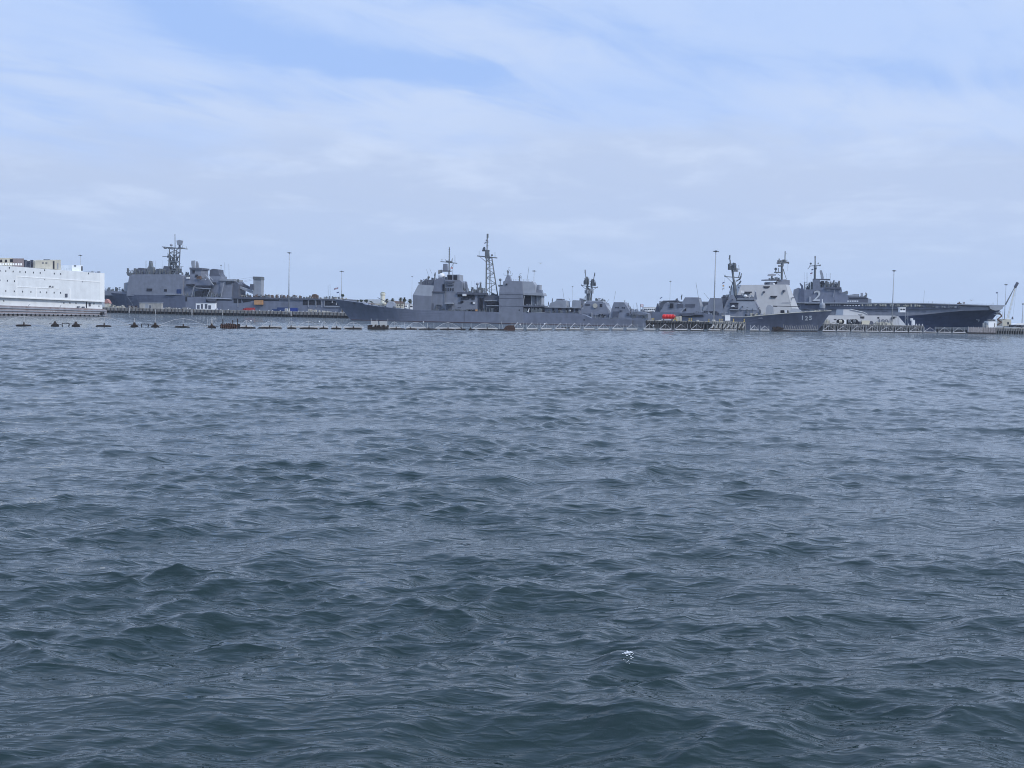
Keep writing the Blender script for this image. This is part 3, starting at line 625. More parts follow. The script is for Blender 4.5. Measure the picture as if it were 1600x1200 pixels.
    CYL('beacon', MAST, 761.8, 365.4, 372, 1.5, 8); CYL('beacon', MAST, 761, 374.4, 376.8, 1.7, 8, 1.0); DISH('air_search_radar', MAST, 756, 389, 3.6, 7, (-.8, .8, .3), 2); B('radar_arm', MAST, 753, 390.4, 764, 392.6, 7, 8.4); BALL('antenna_ball', MAST, 768.8, 398.6, 1.6, 7)
    # aft gallery between mast and rear block
    P('mid_gallery', NAVYD, [(756, 470.6), (780, 471.6), (780, 462), (756, 461)], 2, 14); B('gallery_rail', NAVYL, 757, 469.2, 777, 470.6, 1, 2); B('recess_shade', DARK, 761, 471.6, 780, 475.6, 1.4, 2.2); B('gallery_rail', NAVYL, 760, 477, 780, 478.2, .5, 1.6); P('mid_lower', NAVYD, [(756, 488), (780, 488.4), (780, 471), (756, 470)], 2.6, 13)
    CLUT('gallery_gear', MAST, 757, 779, 487, 2, 8, .8, 2.2, 26, 58); CLUT('gallery_gear', MAST, 762, 778, 463, 2, 6, 3, 12, 18, 59); B('recess_shade', DARK, 771, 482, 777, 486.4, .7, 1)
    # aft block
    P('aft_house', NAVY, [(779.6, 506), (818, 506), (817.4, 457), (779.8, 456.4)], -.02, bw)
    P('aft_house_top', NAVY, [(779.8, 458.4), (817, 459), (815.6, 439.4), (789, 438.4), (785.6, 440), (785.4, 446.6), (780.4, 447.4)], .3, bw-.3, .1)
    P('lit_house_corner', NAVYL, [(816, 459.4), (837.4, 459.6), (835.4, 445), (832, 440), (815, 439.4)], .8, bw-.8, .12)  # corner in lighter grey, sunlight on the right face painted in
    P('phased_array', TAN, [(797, 450), (802, 455), (807.4, 454.2), (811.6, 449.6), (811, 444), (806, 441.6), (800, 441.8), (796.4, 445)], 1.5, 4, .1); P('phased_array', TAN, [(820.6, 451), (824, 456), (830, 457), (833.6, 455), (832, 443), (829, 440.6), (821, 440.6)], 1.9, 4, .12)
    for y in (459.6, 466, 478): LN('deck_seam', NAVYD, [(.09, [(780, y), (817.6, y+.5)])], -.08, .1)
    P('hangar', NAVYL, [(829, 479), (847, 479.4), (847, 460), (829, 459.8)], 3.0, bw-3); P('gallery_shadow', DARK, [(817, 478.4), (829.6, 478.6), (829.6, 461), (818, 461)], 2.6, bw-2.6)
    for x in (830.6, 836, 839.4, 842.2, 845.4): B('hangar_post', NAVYL if x != 836 else NAVYD, x-.7, 461, x+.6, 479, 2.0, 3)
    LN('swung_davit', NAVYL, [(.25, [(819.6, 462), (818.4, 468), (817.6, 478)])], .2, .25)
    P('flight_deck_platform', NAVYL, [(817, 460.8), (849, 462), (849, 459.8), (848, 457.4), (836, 457), (817, 458.6)], .1, bw-.1); P('lower_platform', NAVYD, [(817, 479.6), (851, 480), (851, 477.6), (817, 477)], 0, bw); B('recess_shade', DARK, 818, 480, 851, 488, .8, bw-1)
    CLUT('deck_gear', MAST, 818, 850, 487.6, 3, 8, .1, .8, 26, 61); CLUT('deck_gear', NAVYL, 819, 850, 478, 1, 3, .2, 1.5, 14, 62); LN('white_post', WHITE, [(.5, [(825, 487.6), (827, 481.4)])], -.1, .4, r1=.15)
    P('director_base', NAVY, [(788.6, 439), (798, 439.4), (796.8, 434), (795.4, 430.6), (792, 430.4), (790, 434)], 5, 11, .15)
    DISH('fire_control_radar', MAST, 794, 424.6, 2.8, 7, (.9, .4, .35), 7); LN('radar_bracket', NAVYL, [(.12, [(787, 427), (787.4, 429.8), (800, 430.6), (800.6, 427)]), (.1, [(793.6, 419), (797, 417.6)]), (.12, [(794, 420), (797.4, 424), (798, 428)])], 7, .1)
    DISH('fire_control_radar', MAST, 812, 433, 2.6, 6, (.9, .4, .35), 7); LN('radar_bracket', NAVYL, [(.12, [(811.4, 428.6), (814.6, 432), (815.4, 437)]), (.1, [(812, 428), (815, 426.8)])], 6, .1)
    BALL('director', MAST, 781.6, 437.2, 2.1, 5); CYL('director_post', NAVYL, 781.6, 438, 446, .8, 5); P('side_platform', MAST, [(779, 448), (786, 448.6), (785, 445), (778, 445)], 2, 10)
    LN('whip_antenna', MAST, [(.09, [(823.4, 439), (826.6, 416.6)])]+[(.05, [(x, 440), (x, 436)]) for x in range(798, 830, 4)], 5, .08); BALL('director', MAST, 831.6, 441.6, 1.9, 4); P('director_mount', NAVY, [(830, 450), (834.6, 450.4), (833, 442), (831, 442)], 3, 6)
    CYL('radome', NAVYL, 842.8, 445.2, 453, 3.6, 6); P('radome_mount', NAVY, [(835.6, 458), (847, 458.6), (846, 453), (838.6, 452.6)], 3, 10); RAIL('railing', NAVYL, [(780, 438.6), (830, 440)], 2, 1, 2); B('porthole', DARK, 790.6, 443, 792.6, 445, .2, 1.4)
    # after deck house and stern
    P('after_deckhouse', NAVYH, [(851, 489), (905, 490.6), (905, 481), (851, 479.8)], 1.6, bw-1.6); P('deck_edge', NAVYL, [(850, 480.4), (908, 481.8), (908, 480.6), (850, 479)], .5, bw-.5)
    for x0, x1 in ((863, 866), (872, 877.4), (884, 887), (891, 896), (899, 903)): B('recess_shade', DARK, x0, 482, x1, 488, 1.3, 2)
    B('red_locker', BOOT, 873, 480.6, 877, 487.6, .9, 1.4); BALL('white_buoy', WHITE, 890.6, 485.4, .9, .6, 1.8); CLUT('after_gear', MAST, 852, 905, 488.6, 2, 5, .2, 1.4, 26, 63, yb1=490)
    RAIL('railing', NAVYL, [(850, 479), (905, 480.4)], .5, 1.1, 2); RAIL('railing', NAVYL, [(925, 497.2), (987, 499.4)], .8, 1.1, 2); CLUT('quarterdeck_gear', MAST, 928, 986, 498, 1, 3, 2, 12, 18, 64, yb1=499.6)
    B('draft_mark', DARK, 912, 498.6, 913.4, 501, -.06, .3)
    LN('jack_staff', MAST, [(.07, [(531, 468.4), (531, 458)])], 8.5, .07)
cruiser()
# ------------------------------------------------------------------ 4. destroyer lying behind the cruiser's stern, bow to the right
def destroyer_behind():
    global S
    S = Ship(850, 478, 960, 470); S.thing('destroyer', 'grey destroyer with a pale round array panel and forked mast behind the cruiser stern', 'warship', 920, 8)
    bw = 18
    S.hull('hull', NAVYH, [(800, 489, 1, 800, 1), (905, 489.5, 1, 905, 1), (950, 490, .9, 950, .8), (1000, 488, .5, 985, .25), (1022, 486, .0, 1006, .0)], bw, flare=.3)
    P('stack_house', NAVYL, [(856, 489), (884.6, 489), (883.4, 470), (878, 468.6), (869.4, 468), (867, 471), (860, 473), (857.4, 478)], 2.4, bw-2.4, .08); B('funnel_cap', NAVYD, 869.4, 466.8, 878, 468.6, 4, 12); P('house_end', NAVYL, [(878, 489), (886, 489), (883.6, 469.6), (878.4, 469)], 2.2, 6, .1)
    P('stack_house', NAVYL, [(892.6, 489), (907.4, 489), (907, 469.4), (895, 469), (893.6, 470.6)], 2.4, bw-2.4, .08)
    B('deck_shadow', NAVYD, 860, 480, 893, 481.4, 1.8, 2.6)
    P('bridge_house', NAVY, [(905, 490), (952, 490.4), (947, 478), (944.4, 472.6), (916, 470.8), (912, 476), (907, 485)], 1.4, bw-1.4, .12)
    P('bridge_top', NAVYL, [(915, 474), (944, 474.6), (941, 470), (917, 469.6)], 2.6, bw-2.6, .1); B('window_band', GLASS, 921.6, 471.8, 942, 473.2, 2.3, 3); P('forward_face', NAVYL, [(944, 489), (956, 489.6), (948.6, 480), (945.4, 474)], 2.5, bw-2.5, .1)  # slanted forward face painted lighter as if catching the light
    mb = MB(); c = S.p(929.6, 477.6, 1.1); r = 3.7*MPX(1, 930)
    mb.lathe(c, [(r, 0), (r, .5)], 10, S.n); mb.build('phased_array', BEIGE, S.root)
    for a in ((914, 475.6, 922, 477.2), (916, 480, 921, 484), (937, 475, 941, 480)): B('recess_shade', DARK, *a, 1.9, 2.8)
    LN('mast', MAST, [(1.0, [(920.4, 471), (920, 452)]), (.7, [(918, 470), (917.6, 446)]), (.5, [(923.6, 470), (925, 448)]), (.45, [(919, 449), (916, 436)]), (.45, [(924, 450), (927, 437)]), (.25, [(908, 446), (933.6, 449.6)]), (.2, [(908, 446), (908.2, 444)]), (.2, [(933.4, 449.6), (933.6, 447.6)]), (.14, [(909, 446.4), (916.6, 453)]), (.14, [(932, 449.6), (925, 454)]), (.25, [(915.6, 436), (914.4, 423)]), (.25, [(927.4, 438), (929, 428)])], 8, .3)
    CYL('beacon', MAST, 914.2, 421.4, 427, .8, 8); CYL('beacon', MAST, 929.2, 426, 431, .8, 8)
    CLUT('mast_array', MAST, 912.6, 920, 444, 2, 12, 6, 10, 30, 71); CLUT('mast_array', MAST, 923, 930, 446, 2, 11, 6, 10, 24, 72); CLUT('mast_array', STEEL, 914, 926, 458, 2, 9, 6, 10, 26, 73)
    CLUT('roof_gear', MAST, 905, 944, 470.6, 1.5, 5, 4, 12, 30, 74); DISH('fire_control_radar', MAST, 914, 463.6, 2.0, 6, (-.9, .3, .3), 6); DISH('fire_control_radar', NAVYL, 936, 467.4, 2.2, 6, (.5, .8, .2), 4); DISH('fire_control_radar', MAST, 862.6, 468, 2.4, 6, (-.9, .3, .2), 5); DISH('fire_control_radar', MAST, 856.6, 473, 2.0, 6, (-.9, .3, .2), 5)
    P('close_in_gun', NAVY, [(905, 474), (911, 474), (910, 466.6), (905.6, 466)], 4, 6)
    LN('whip_antenna', MAST, [(.08, [(881.6, 469), (879, 451)]), (.07, [(892, 472), (888.6, 465)]), (.08, [(946.6, 474), (952, 467)]), (.07, [(959, 471), (962, 455)])], 5, .08)
    CLUT('side_gear', DARK, 921, 949, 495, 2, 5, .1, .8, 16, 75, yb1=496); CLUT('side_gear', NAVYL, 921, 952, 496, 2, 8, -.3, .4, 18, 76, yb1=498)
    P('gun_turret', NAVYL, [(951.6, 496), (963.6, 497.4), (962.4, 488.4), (953, 487.4)], -3, 1, .1)
destroyer_behind()

# ------------------------------------------------------------------ 5. low grey ship whose square stern shows between cruiser and centre pier
def low_ship():
    global S
    S = Ship(925, 458, 1014, 450); S.thing('patrol_ship', 'small low grey warship with a sloping wheelhouse, its stern showing left of the centre pier', 'warship', 970, 6)
    bw = 12
    S.hull('hull', NAVY, [(925, 496, .9, 925, .8), (986, 496.6, 1, 986, 1), (1013, 497, 1, 1013, 1)], bw)
    P('deckhouse', NAVY, [(953.6, 497), (986, 498), (983.6, 486), (977.4, 476.6), (974, 472.2), (958.4, 472), (955, 483)], 1, bw-1, .1)
    WIN(GLASS, [(962.4, 480.6), (965.8, 480.6), (972.6, 480.8), (975.4, 481)], 2, 2, 1.6)
    for a in ((957, 486.6, 966, 496), (968, 484.6, 972, 486), (979, 489, 983, 493)): B('recess_shade', NAVYD, *a, .7, 1.6)
    CYL('mast_post', MAST, 976, 469, 480, .9, 5, .4); CYL('mast_post', MAST, 981.6, 473, 484, .9, 5, .4); CYL('vent', MAST, 984.6, 479, 486, .8, 5)
    P('after_house', NAVY, [(984, 498), (1012, 498.4), (1011, 490), (1000, 486.6), (986, 486.4)], 1.4, bw-1.4, .04)
    CLUT('deck_gear', MAST, 984, 1012, 497.6, 2, 8, -.2, 1.2, 26, 81); CLUT('deck_gear', NAVYL, 984, 1012, 487, 2, 5, 2, 9, 26, 82, whips=3); LN('awning_frame', NAVYL, [[(986, 487.4), (998, 487.8)], [(988, 491), (1000, 491)]], 0, .2)
    LN('signal_mast', MAST, [(.1, [(1001, 488), (1001, 475)]), (.1, [(996, 488), (994.6, 473)])], 5, .1)
low_ship()

# ------------------------------------------------------------------ 6. destroyer with number 125
def destroyer_125():
    global S
    S = Ship(985, 474, 1300, 452); S.thing('numbered_destroyer', 'dark grey destroyer with white bow number 125, raked bow pointing right', 'warship', 1150, 10)
    bw = 20
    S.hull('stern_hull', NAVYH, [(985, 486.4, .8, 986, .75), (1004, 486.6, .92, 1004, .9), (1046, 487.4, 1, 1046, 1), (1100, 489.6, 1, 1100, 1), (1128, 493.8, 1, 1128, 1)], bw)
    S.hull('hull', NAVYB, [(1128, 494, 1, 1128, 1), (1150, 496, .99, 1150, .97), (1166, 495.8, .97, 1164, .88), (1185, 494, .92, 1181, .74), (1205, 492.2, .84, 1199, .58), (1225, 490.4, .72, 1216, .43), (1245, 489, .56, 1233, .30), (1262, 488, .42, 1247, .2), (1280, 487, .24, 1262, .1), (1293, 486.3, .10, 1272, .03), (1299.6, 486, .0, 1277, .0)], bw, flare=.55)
    LN('deck_edge', BEIGE, [(.22, [(1128, 493.4, .1), (1150, 495.3, .2), (1166, 495.2, .3), (1185, 493.4, .8), (1205, 491.6, 1.6), (1225, 489.8, 2.8), (1245, 488.4, 4.4), (1262, 487.4, 5.8), (1280, 486.4, 7.6), (1299, 485.6, 10)])], 0, .2)
    for ch, x, y in (('1', 1253, 498.6), ('2', 1257.6, 499.4), ('5', 1264, 498.8)):
        t = {'1': 6.6, '2': 7.0, '5': 7.5}[ch]; TEXT('bow_number', ch, WHITE, x, y+1.2, 6.9, t-1.7, 1.3 if ch == '1' else 4.6, bold=.03, roll=-.30)
    # hangar and flight deck
    P('hangar', NAVY, [(1031, 488), (1062, 488.6), (1062, 475.4), (1056, 472.6), (1040.6, 472.8), (1038, 475.4)], 2, bw-2, .05); P('hangar_roof', NAVYD, [(1034, 471.2), (1056, 471), (1058, 469.2), (1036, 469.6)], 3, bw-3)
    P('gun_mount', NAVYD, [(1023, 487), (1030, 487), (1029, 480), (1027.6, 474), (1026.6, 474), (1025.6, 479)], 7, 11)
    BALL('radome', NAVYL, 1043.6, 474.6, 1.8, 3, 1.4); P('boat_shed', DARK, [(1046, 481), (1052, 481), (1052, 474), (1047, 474)], 1.6, 3); DISH('fire_control_radar', MAST, 1064.6, 462, 2.5, 9, (-.9, .2, .4), 6); P('director', NAVYD, [(1053, 474), (1059, 474), (1058, 466), (1056, 467)], 6, 10)
    P('after_stack', NAVY, [(1055, 490), (1096.6, 492), (1093.6, 476), (1090.6, 464.6), (1070.2, 464.4), (1068, 468), (1062, 479)], 1.6, bw-1.6, .1)
    P('lit_stack_end', NAVYL, [(1087, 490), (1098, 491), (1094, 475.6), (1091.2, 465), (1087, 465)], 2.0, bw-2, .1); B('stack_vent', NAVYD, 1088, 466, 1092, 468, 3, 12)  # right end of the stack painted lighter for its sunlit side
    for a in ((1058, 475, 1067.6, 481), (1070.6, 475, 1086, 480)): B('intake_grille', NAVYD, *a, 1.9, 3)
    P('ramp', NAVYL, [(1062, 488), (1068, 482), (1071, 480.4), (1072, 481.4), (1068, 484), (1064, 489)], 1.0, 2); B('door', DARK, 1070, 481.6, 1072, 485.6, 1.3, 2.6)
    P('boat', NAVYD, [(1062.6, 490), (1085, 488.6), (1084, 492.4), (1078, 494), (1066, 494)], -1.6, 1.0); B('recess_shade', DARK, 1064, 491.6, 1099, 495, -.4, 1)
    P('link_trunk', NAVYL, [(1096, 491), (1108, 491), (1108, 482), (1104.6, 476.6), (1101, 478), (1097.6, 486)], 2, bw-3, .06)
    P('forward_stack', NAVY, [(1102.6, 493), (1130, 494), (1130, 480), (1127.6, 465.8), (1109.4, 465.4), (1107, 470), (1104.6, 481)], 1.6, bw-1.6, .1); B('stack_cap', NAVYD, 1127, 463.6, 1136, 478, 4, 12); B('intake_grille', NAVYD, 1111, 476.6, 1126, 481.6, 2.6, 3.6)
    for a in ((1107.6, 486.4, 1120, 488), (1107, 490, 1116, 494)): B('recess_shade', DARK, *a, .9, 1.8)
    CLUT('side_gear', NAVYD, 1085, 1130, 494, 3, 10, .3, 1.5, 30, 91, yb1=495); CLUT('side_gear', NAVYL, 1096, 1128, 494, 2, 6, .2, 1, 14, 92)
    P('bridge_tower', NAVY, [(1124, 496), (1192, 498), (1187, 489), (1181.6, 478), (1179.6, 470.4), (1150, 469.6), (1148.6, 466), (1145, 460.6), (1140.8, 461), (1136, 469), (1130, 483)], 1.2, bw-1.2, .13)
    P('lit_bridge_front', NAVYL, [(1150, 484), (1183, 485), (1180.4, 475), (1178.6, 470.4), (1151, 469.6)], 1.6, bw-1.6, .16); B('bridge_windows', GLASS, 1151.6, 468.2, 1178.4, 469.8, 2.2, 17); P('bridge_roof', NAVYL, [(1150.6, 468.2), (1179, 468.4), (1178, 466.2), (1152, 466)], 2.4, 17)  # bridge front facet painted lighter, light put into the colour
    for a in ((1140.4, 473, 1153.6, 475.2), (1140, 481, 1153, 483)): B('recess_shade', DARK, *a, 1.2, 3)
    B('gallery', NAVYD, 1140.6, 475, 1153.4, 481.4, 1.6, 3); P('white_dish', WHITE, [(1142.4, 479.6), (1148, 479.6), (1147, 476.6), (1143.6, 477)], .9, 1.9); P('gallery_lip', NAVYL, [(1140, 484.4), (1154, 485), (1153, 483), (1140.4, 482.6)], .4, 1.6)
    for x, y in ((1156.4, 483), (1159, 484.6), (1160, 479), (1136.4, 466), (1144.4, 468)): B('hatch', NAVYD, x-.8, y-1, x+.8, y+1, 1.3, 3.5)
    P('director_house', NAVY, [(1170, 490), (1188, 490), (1186, 482), (1182, 474), (1180, 474), (1178, 478), (1172, 480)], 4, 12, .08); CLUT('forward_gear', MAST, 1160, 1190, 487, 2, 9, .8, 4, 34, 93, yb1=489); CLUT('forward_gear', BEIGE, 1160, 1196, 494, 1, 5, .6, 3, 26, 94, yb1=492.6); CLUT('forward_gear', DARK, 1162, 1190, 493.4, 1, 3, .4, 2, 12, 95)
    # foredeck gun
    P('gun_turret', ZUML, [(1233, 489.4), (1253, 488.6), (1251, 484.4), (1246, 482.2), (1238, 481.8), (1234.6, 484)], 7, 12, .1)
    P('gun_turret', ZUM, [(1196, 491.6), (1209, 491), (1208, 479.4), (1204, 476.6), (1199, 477), (1197, 481)], 7.6, 12.4, .12); LN('gun_barrel', DARK, [(.34, [(1208, 478.2), (1214.6, 478.6)]), (.2, [(1214, 478.2), (1250, 479.2)])], 9.6, .25)
    B('deck_panel', DARK, 1219.4, 484.6, 1225.4, 489.2, 5.4, 6); B('deck_panel', WHITE, 1226.4, 484.6, 1229.4, 489.4, 5.4, 6); B('deck_panel', DARK, 1230, 484.8, 1232, 489.4, 5.4, 6)
    CLUT('foredeck_gear', BEIGE, 1200, 1290, 489.8, .6, 1.8, 6, 11, 34, 96, yb1=485.4); LN('lifeline', NAVYL, [(.06, [(1260, 487), (1261, 482.6), (1284, 486)])], 9, .06); RAIL('railing', NAVYL, [(1250, 487.6), (1297, 485.4)], 9.6, 1.0, 2); B('capstan', NAVYD, 1263.4, 484, 1264.8, 487.6, 9, 10)
    # mast
    LN('raked_mast', MAST, [(.9, [(1149.4, 468), (1146.6, 440)]), (.65, [(1146.6, 440), (1144, 420)]), (.5, [(1152, 468), (1147.6, 438)]), (.24, [(1141, 461), (1144.6, 441)]), (.2, [(1139.6, 458), (1143, 446)])], 8, .5)
    LN('yard', MAST, [(.26, [(1132.6, 432), (1157, 434)]), (.3, [(1132.6, 433), (1132.8, 429.4)]), (.14, [(1135, 432.6), (1145.6, 443)]), (.5, [(1150.4, 439.4), (1156, 436), (1158, 431.6)]), (.5, [(1152, 445.6), (1156, 442), (1157.6, 438.6)]), (.3, [(1154, 434), (1156, 425)]), (.3, [(1157.6, 432), (1158.6, 427)]), (.24, [(1144, 421), (1155.6, 420.4)]), (.1, [(1154.6, 420), (1154.4, 414)])], 8, .2)
    LN('topmast', MAST, [(.4, [(1141.6, 414), (1140.6, 406)]), (.3, [(1140.6, 408), (1140.2, 399.4)])], 8, .3); CYL('beacon', MAST, 1140.2, 398.8, 403, 1.1, 8); CYL('beacon', MAST, 1139.8, 403.4, 405.4, 1.3, 8)
    CLUT('mast_array', MAST, 1138, 1149.6, 421, 2, 11, 6, 10, 44, 97); CYL('radome', MAST, 1146, 410.4, 420, 1.7, 8, 1.0); CLUT('mast_array', STEEL, 1146, 1154, 424, 1, 6, 7, 9, 10, 98); BALL('antenna_ball', MAST, 1140, 448.4, 1.2, 7, 1.4); BALL('antenna_ball', MAST, 1154.4, 449, 1.0, 7, 1.5)
    DISH('satellite_dish', ZUML, 1160.4, 455.6, 3.2, 4, (.55, .75, .4), 6); BALL('satellite_dome', WHITE, 1164.6, 462.6, 3.0, 4, .8); BALL('satellite_dome', NAVYL, 1175, 462.4, 1.6, 4); CYL('dome_post', NAVYL, 1170.6, 459.6, 466, 1, 4, .7); P('director', NAVY, [(1177.6, 468), (1183, 468), (1181.4, 460), (1180.8, 455.6), (1179.4, 455.6), (1179, 460)], 5, 8); BALL('satellite_dome', ZUML, 1180.2, 455.8, 1.4, 6)
    P('upper_gallery', NAVYD, [(1150, 466.4), (1178, 466.6), (1178, 464.6), (1166, 464), (1162, 461), (1150, 461)], 5, 15)
    P('vent_cowl', NAVYD, [(1128.6, 466), (1133.6, 466), (1134, 461.4), (1131, 460.6), (1129, 462)], 4, 8); CLUT('roof_gear', MAST, 1131, 1142, 466, 2, 6, 3, 10, 14, 99)
    LN('whip_antenna', MAST, [(.1, [(1091.6, 467), (1087.4, 441.4)]), (.09, [(1107.6, 467), (1100, 458)])], 3, .1)
    LN('halyard', MAST, [[(1133, 433), (1129, 455)]], 8, .04, 4)
destroyer_125()

# ------------------------------------------------------------------ 7. stealth destroyer
def stealth_destroyer():
    global S
    S = Ship(1000, 498, 1420, 530); S.thing('stealth_destroyer', 'pale grey stealth destroyer with a smooth pyramid deckhouse and inward sloping hull', 'warship', 1200, 11)
    bw = 24
    def prism(name, m, near, far_t):
        """near: (px_bottom, py_bottom, px_top, py_top, t_bottom, t_top) from aft to fore; mirrored on the far side"""
        bot = []; top = []
        for a in near: bot.append(S.p(a[0], a[1], a[4])); top.append(S.p(a[2], a[3], a[5]))
        for L_, k in ((bot, 4), (top, 5)):
            n = len(L_)
            for i in range(n-1, -1, -1):
                q = L_[i]; t = near[i][k]; L_.append(q + S.n*(far_t-2*t))
        mb = MB(); mb.loft([bot, top]); return mb.build(name, m, S.root)
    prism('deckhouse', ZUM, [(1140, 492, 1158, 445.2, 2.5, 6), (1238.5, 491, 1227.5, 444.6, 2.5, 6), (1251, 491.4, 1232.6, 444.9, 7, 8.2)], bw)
    # forward facet set a hair proud, its sunlit side painted in paler grey
    prism('lit_forward_facet', ZUML, [(1239, 490.6, 1228, 445.0, 2.45, 5.95), (1251.2, 491, 1232.8, 445.2, 6.9, 8.1), (1251.4, 491, 1233, 445.2, 7.4, 8.4)], bw)
    prism('hull', ZUM, [(1000, 521, 1000, 494, 0, 3), (1240, 520, 1250, 492, 0, 3), (1278, 520, 1292, 493.0, 0, 3), (1380, 522, 1380, 493, 0, 3), (1404, 521, 1398, 493.2, 1.5, 4), (1424, 518, 1404, 494.4, 11.6, 11)], bw)
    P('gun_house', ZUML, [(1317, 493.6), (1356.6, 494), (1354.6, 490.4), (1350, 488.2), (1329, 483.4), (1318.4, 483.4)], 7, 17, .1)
    LN('gun_house_edge', ZUML, [(.3, [(1329, 483.2), (1350, 488), (1355, 491), (1356.4, 493.6)])], 6.8, .25)
    for a in ((1345, 494.4, 1350.6, 497.4), (1344, 491.4, 1347.6, 492.2), (1371.6, 495.4, 1374, 497.8), (1393.6, 495.8, 1396.4, 498.6), (1397.6, 494.6, 1401, 496), (1303, 498.4, 1307, 502.4)): B('hatch', DARK, *a, 2.2, 5)
    TEXT('hull_number', '1001', NAVYD, 1373.6, 503.6, 5.0, 1.5, 20, bold=.015, roll=.12)
    P('slot', DARK, [(1193.6, 447.2), (1203.2, 447.2), (1202.4, 449), (1200.6, 450), (1196, 450), (1194.4, 449)], 5.0, 9)
    for a in ((1163, 455.6, 1174.8, 457.6), (1205.6, 462.2, 1214.4, 464.4), (1194.4, 455, 1195.6, 458), (1200.4, 479.4, 1202.4, 481), (1225.6, 453, 1227.2, 456.6), (1240.6, 464.6, 1241.6, 466)): B('slot', DARK if a[2]-a[0] > 1.8 else NAVYD, *a, 3.0, 8)
    LN('panel_line', NAVY, [(.12, [(1222, 472.4), (1236, 472.6)])], 3.0, .15)
    LN('anchor_gear', MAST, [(.3, [(1196.6, 444.6), (1197, 442.4)]), (.14, [(1194, 442.6), (1199.4, 442.4)])], 12, .2)
    P('antenna_house', NAVY, [(1202.6, 445), (1234, 445.4), (1234, 437.8), (1229, 437.4), (1228, 436.4), (1224, 437), (1221, 440), (1216, 440.4), (1213, 444), (1208, 444), (1207.4, 440.4), (1203, 440.6)], 8, 16); B('platform', NAVYD, 1198, 436.6, 1221, 438.2, 7, 15); BALL('dome', WHITE, 1208.8, 444, 2.0, 8); BALL('dome', NAVYL, 1214.6, 440, 1.6, 8)
    CYL('radar_post', MAST, 1206, 430, 437, 1.3, 11); P('rotating_radar', NAVYL, [(1200, 431.4), (1212, 431), (1213, 428.4), (1208, 427.6), (1201, 428.4)], 10.4, 11.4); CLUT('roof_gear', MAST, 1203, 1222, 438, 1, 5, 9, 14, 18, 101)
    LN('mast', MAST, [(.75, [(1221.4, 442), (1221.8, 412)]), (1.0, [(1221.8, 416), (1223, 409)]), (.4, [(1209.6, 425.4), (1223, 425.8)]), (.6, [(1214, 411), (1232, 410)]), (.6, [(1216, 415.4), (1224, 415)]), (.14, [(1212, 426), (1220.6, 432)]), (.16, [(1224, 422), (1229, 436.6)]), (.3, [(1223.6, 420), (1226, 428)]), (.06, [(1231, 411), (1231, 424)])], 12, .4); LN('topmast', MAST, [(.34, [(1226.4, 410), (1226.8, 392.4)]), (.14, [(1226, 395.6), (1229, 395.6)]), (.4, [(1217, 410), (1217.6, 404)])], 12, .3)
    CLUT('mast_gear', MAST, 1214.6, 1232, 410.4, 1, 5, 11, 13, 20, 102); DISH('dish_antenna', MAST, 1212, 420.4, 2.3, 11, (-.8, .6, 0), 5); DISH('dish_antenna', MAST, 1216.4, 420, 1.6, 11, (.6, .6, .1), 5); BALL('antenna_ball', MAST, 1232, 411, 1.2, 12)
    LN('post', NAVYL, [(.1, [(1376.6, 493), (1376.4, 486)])], 8, .1)
stealth_destroyer()

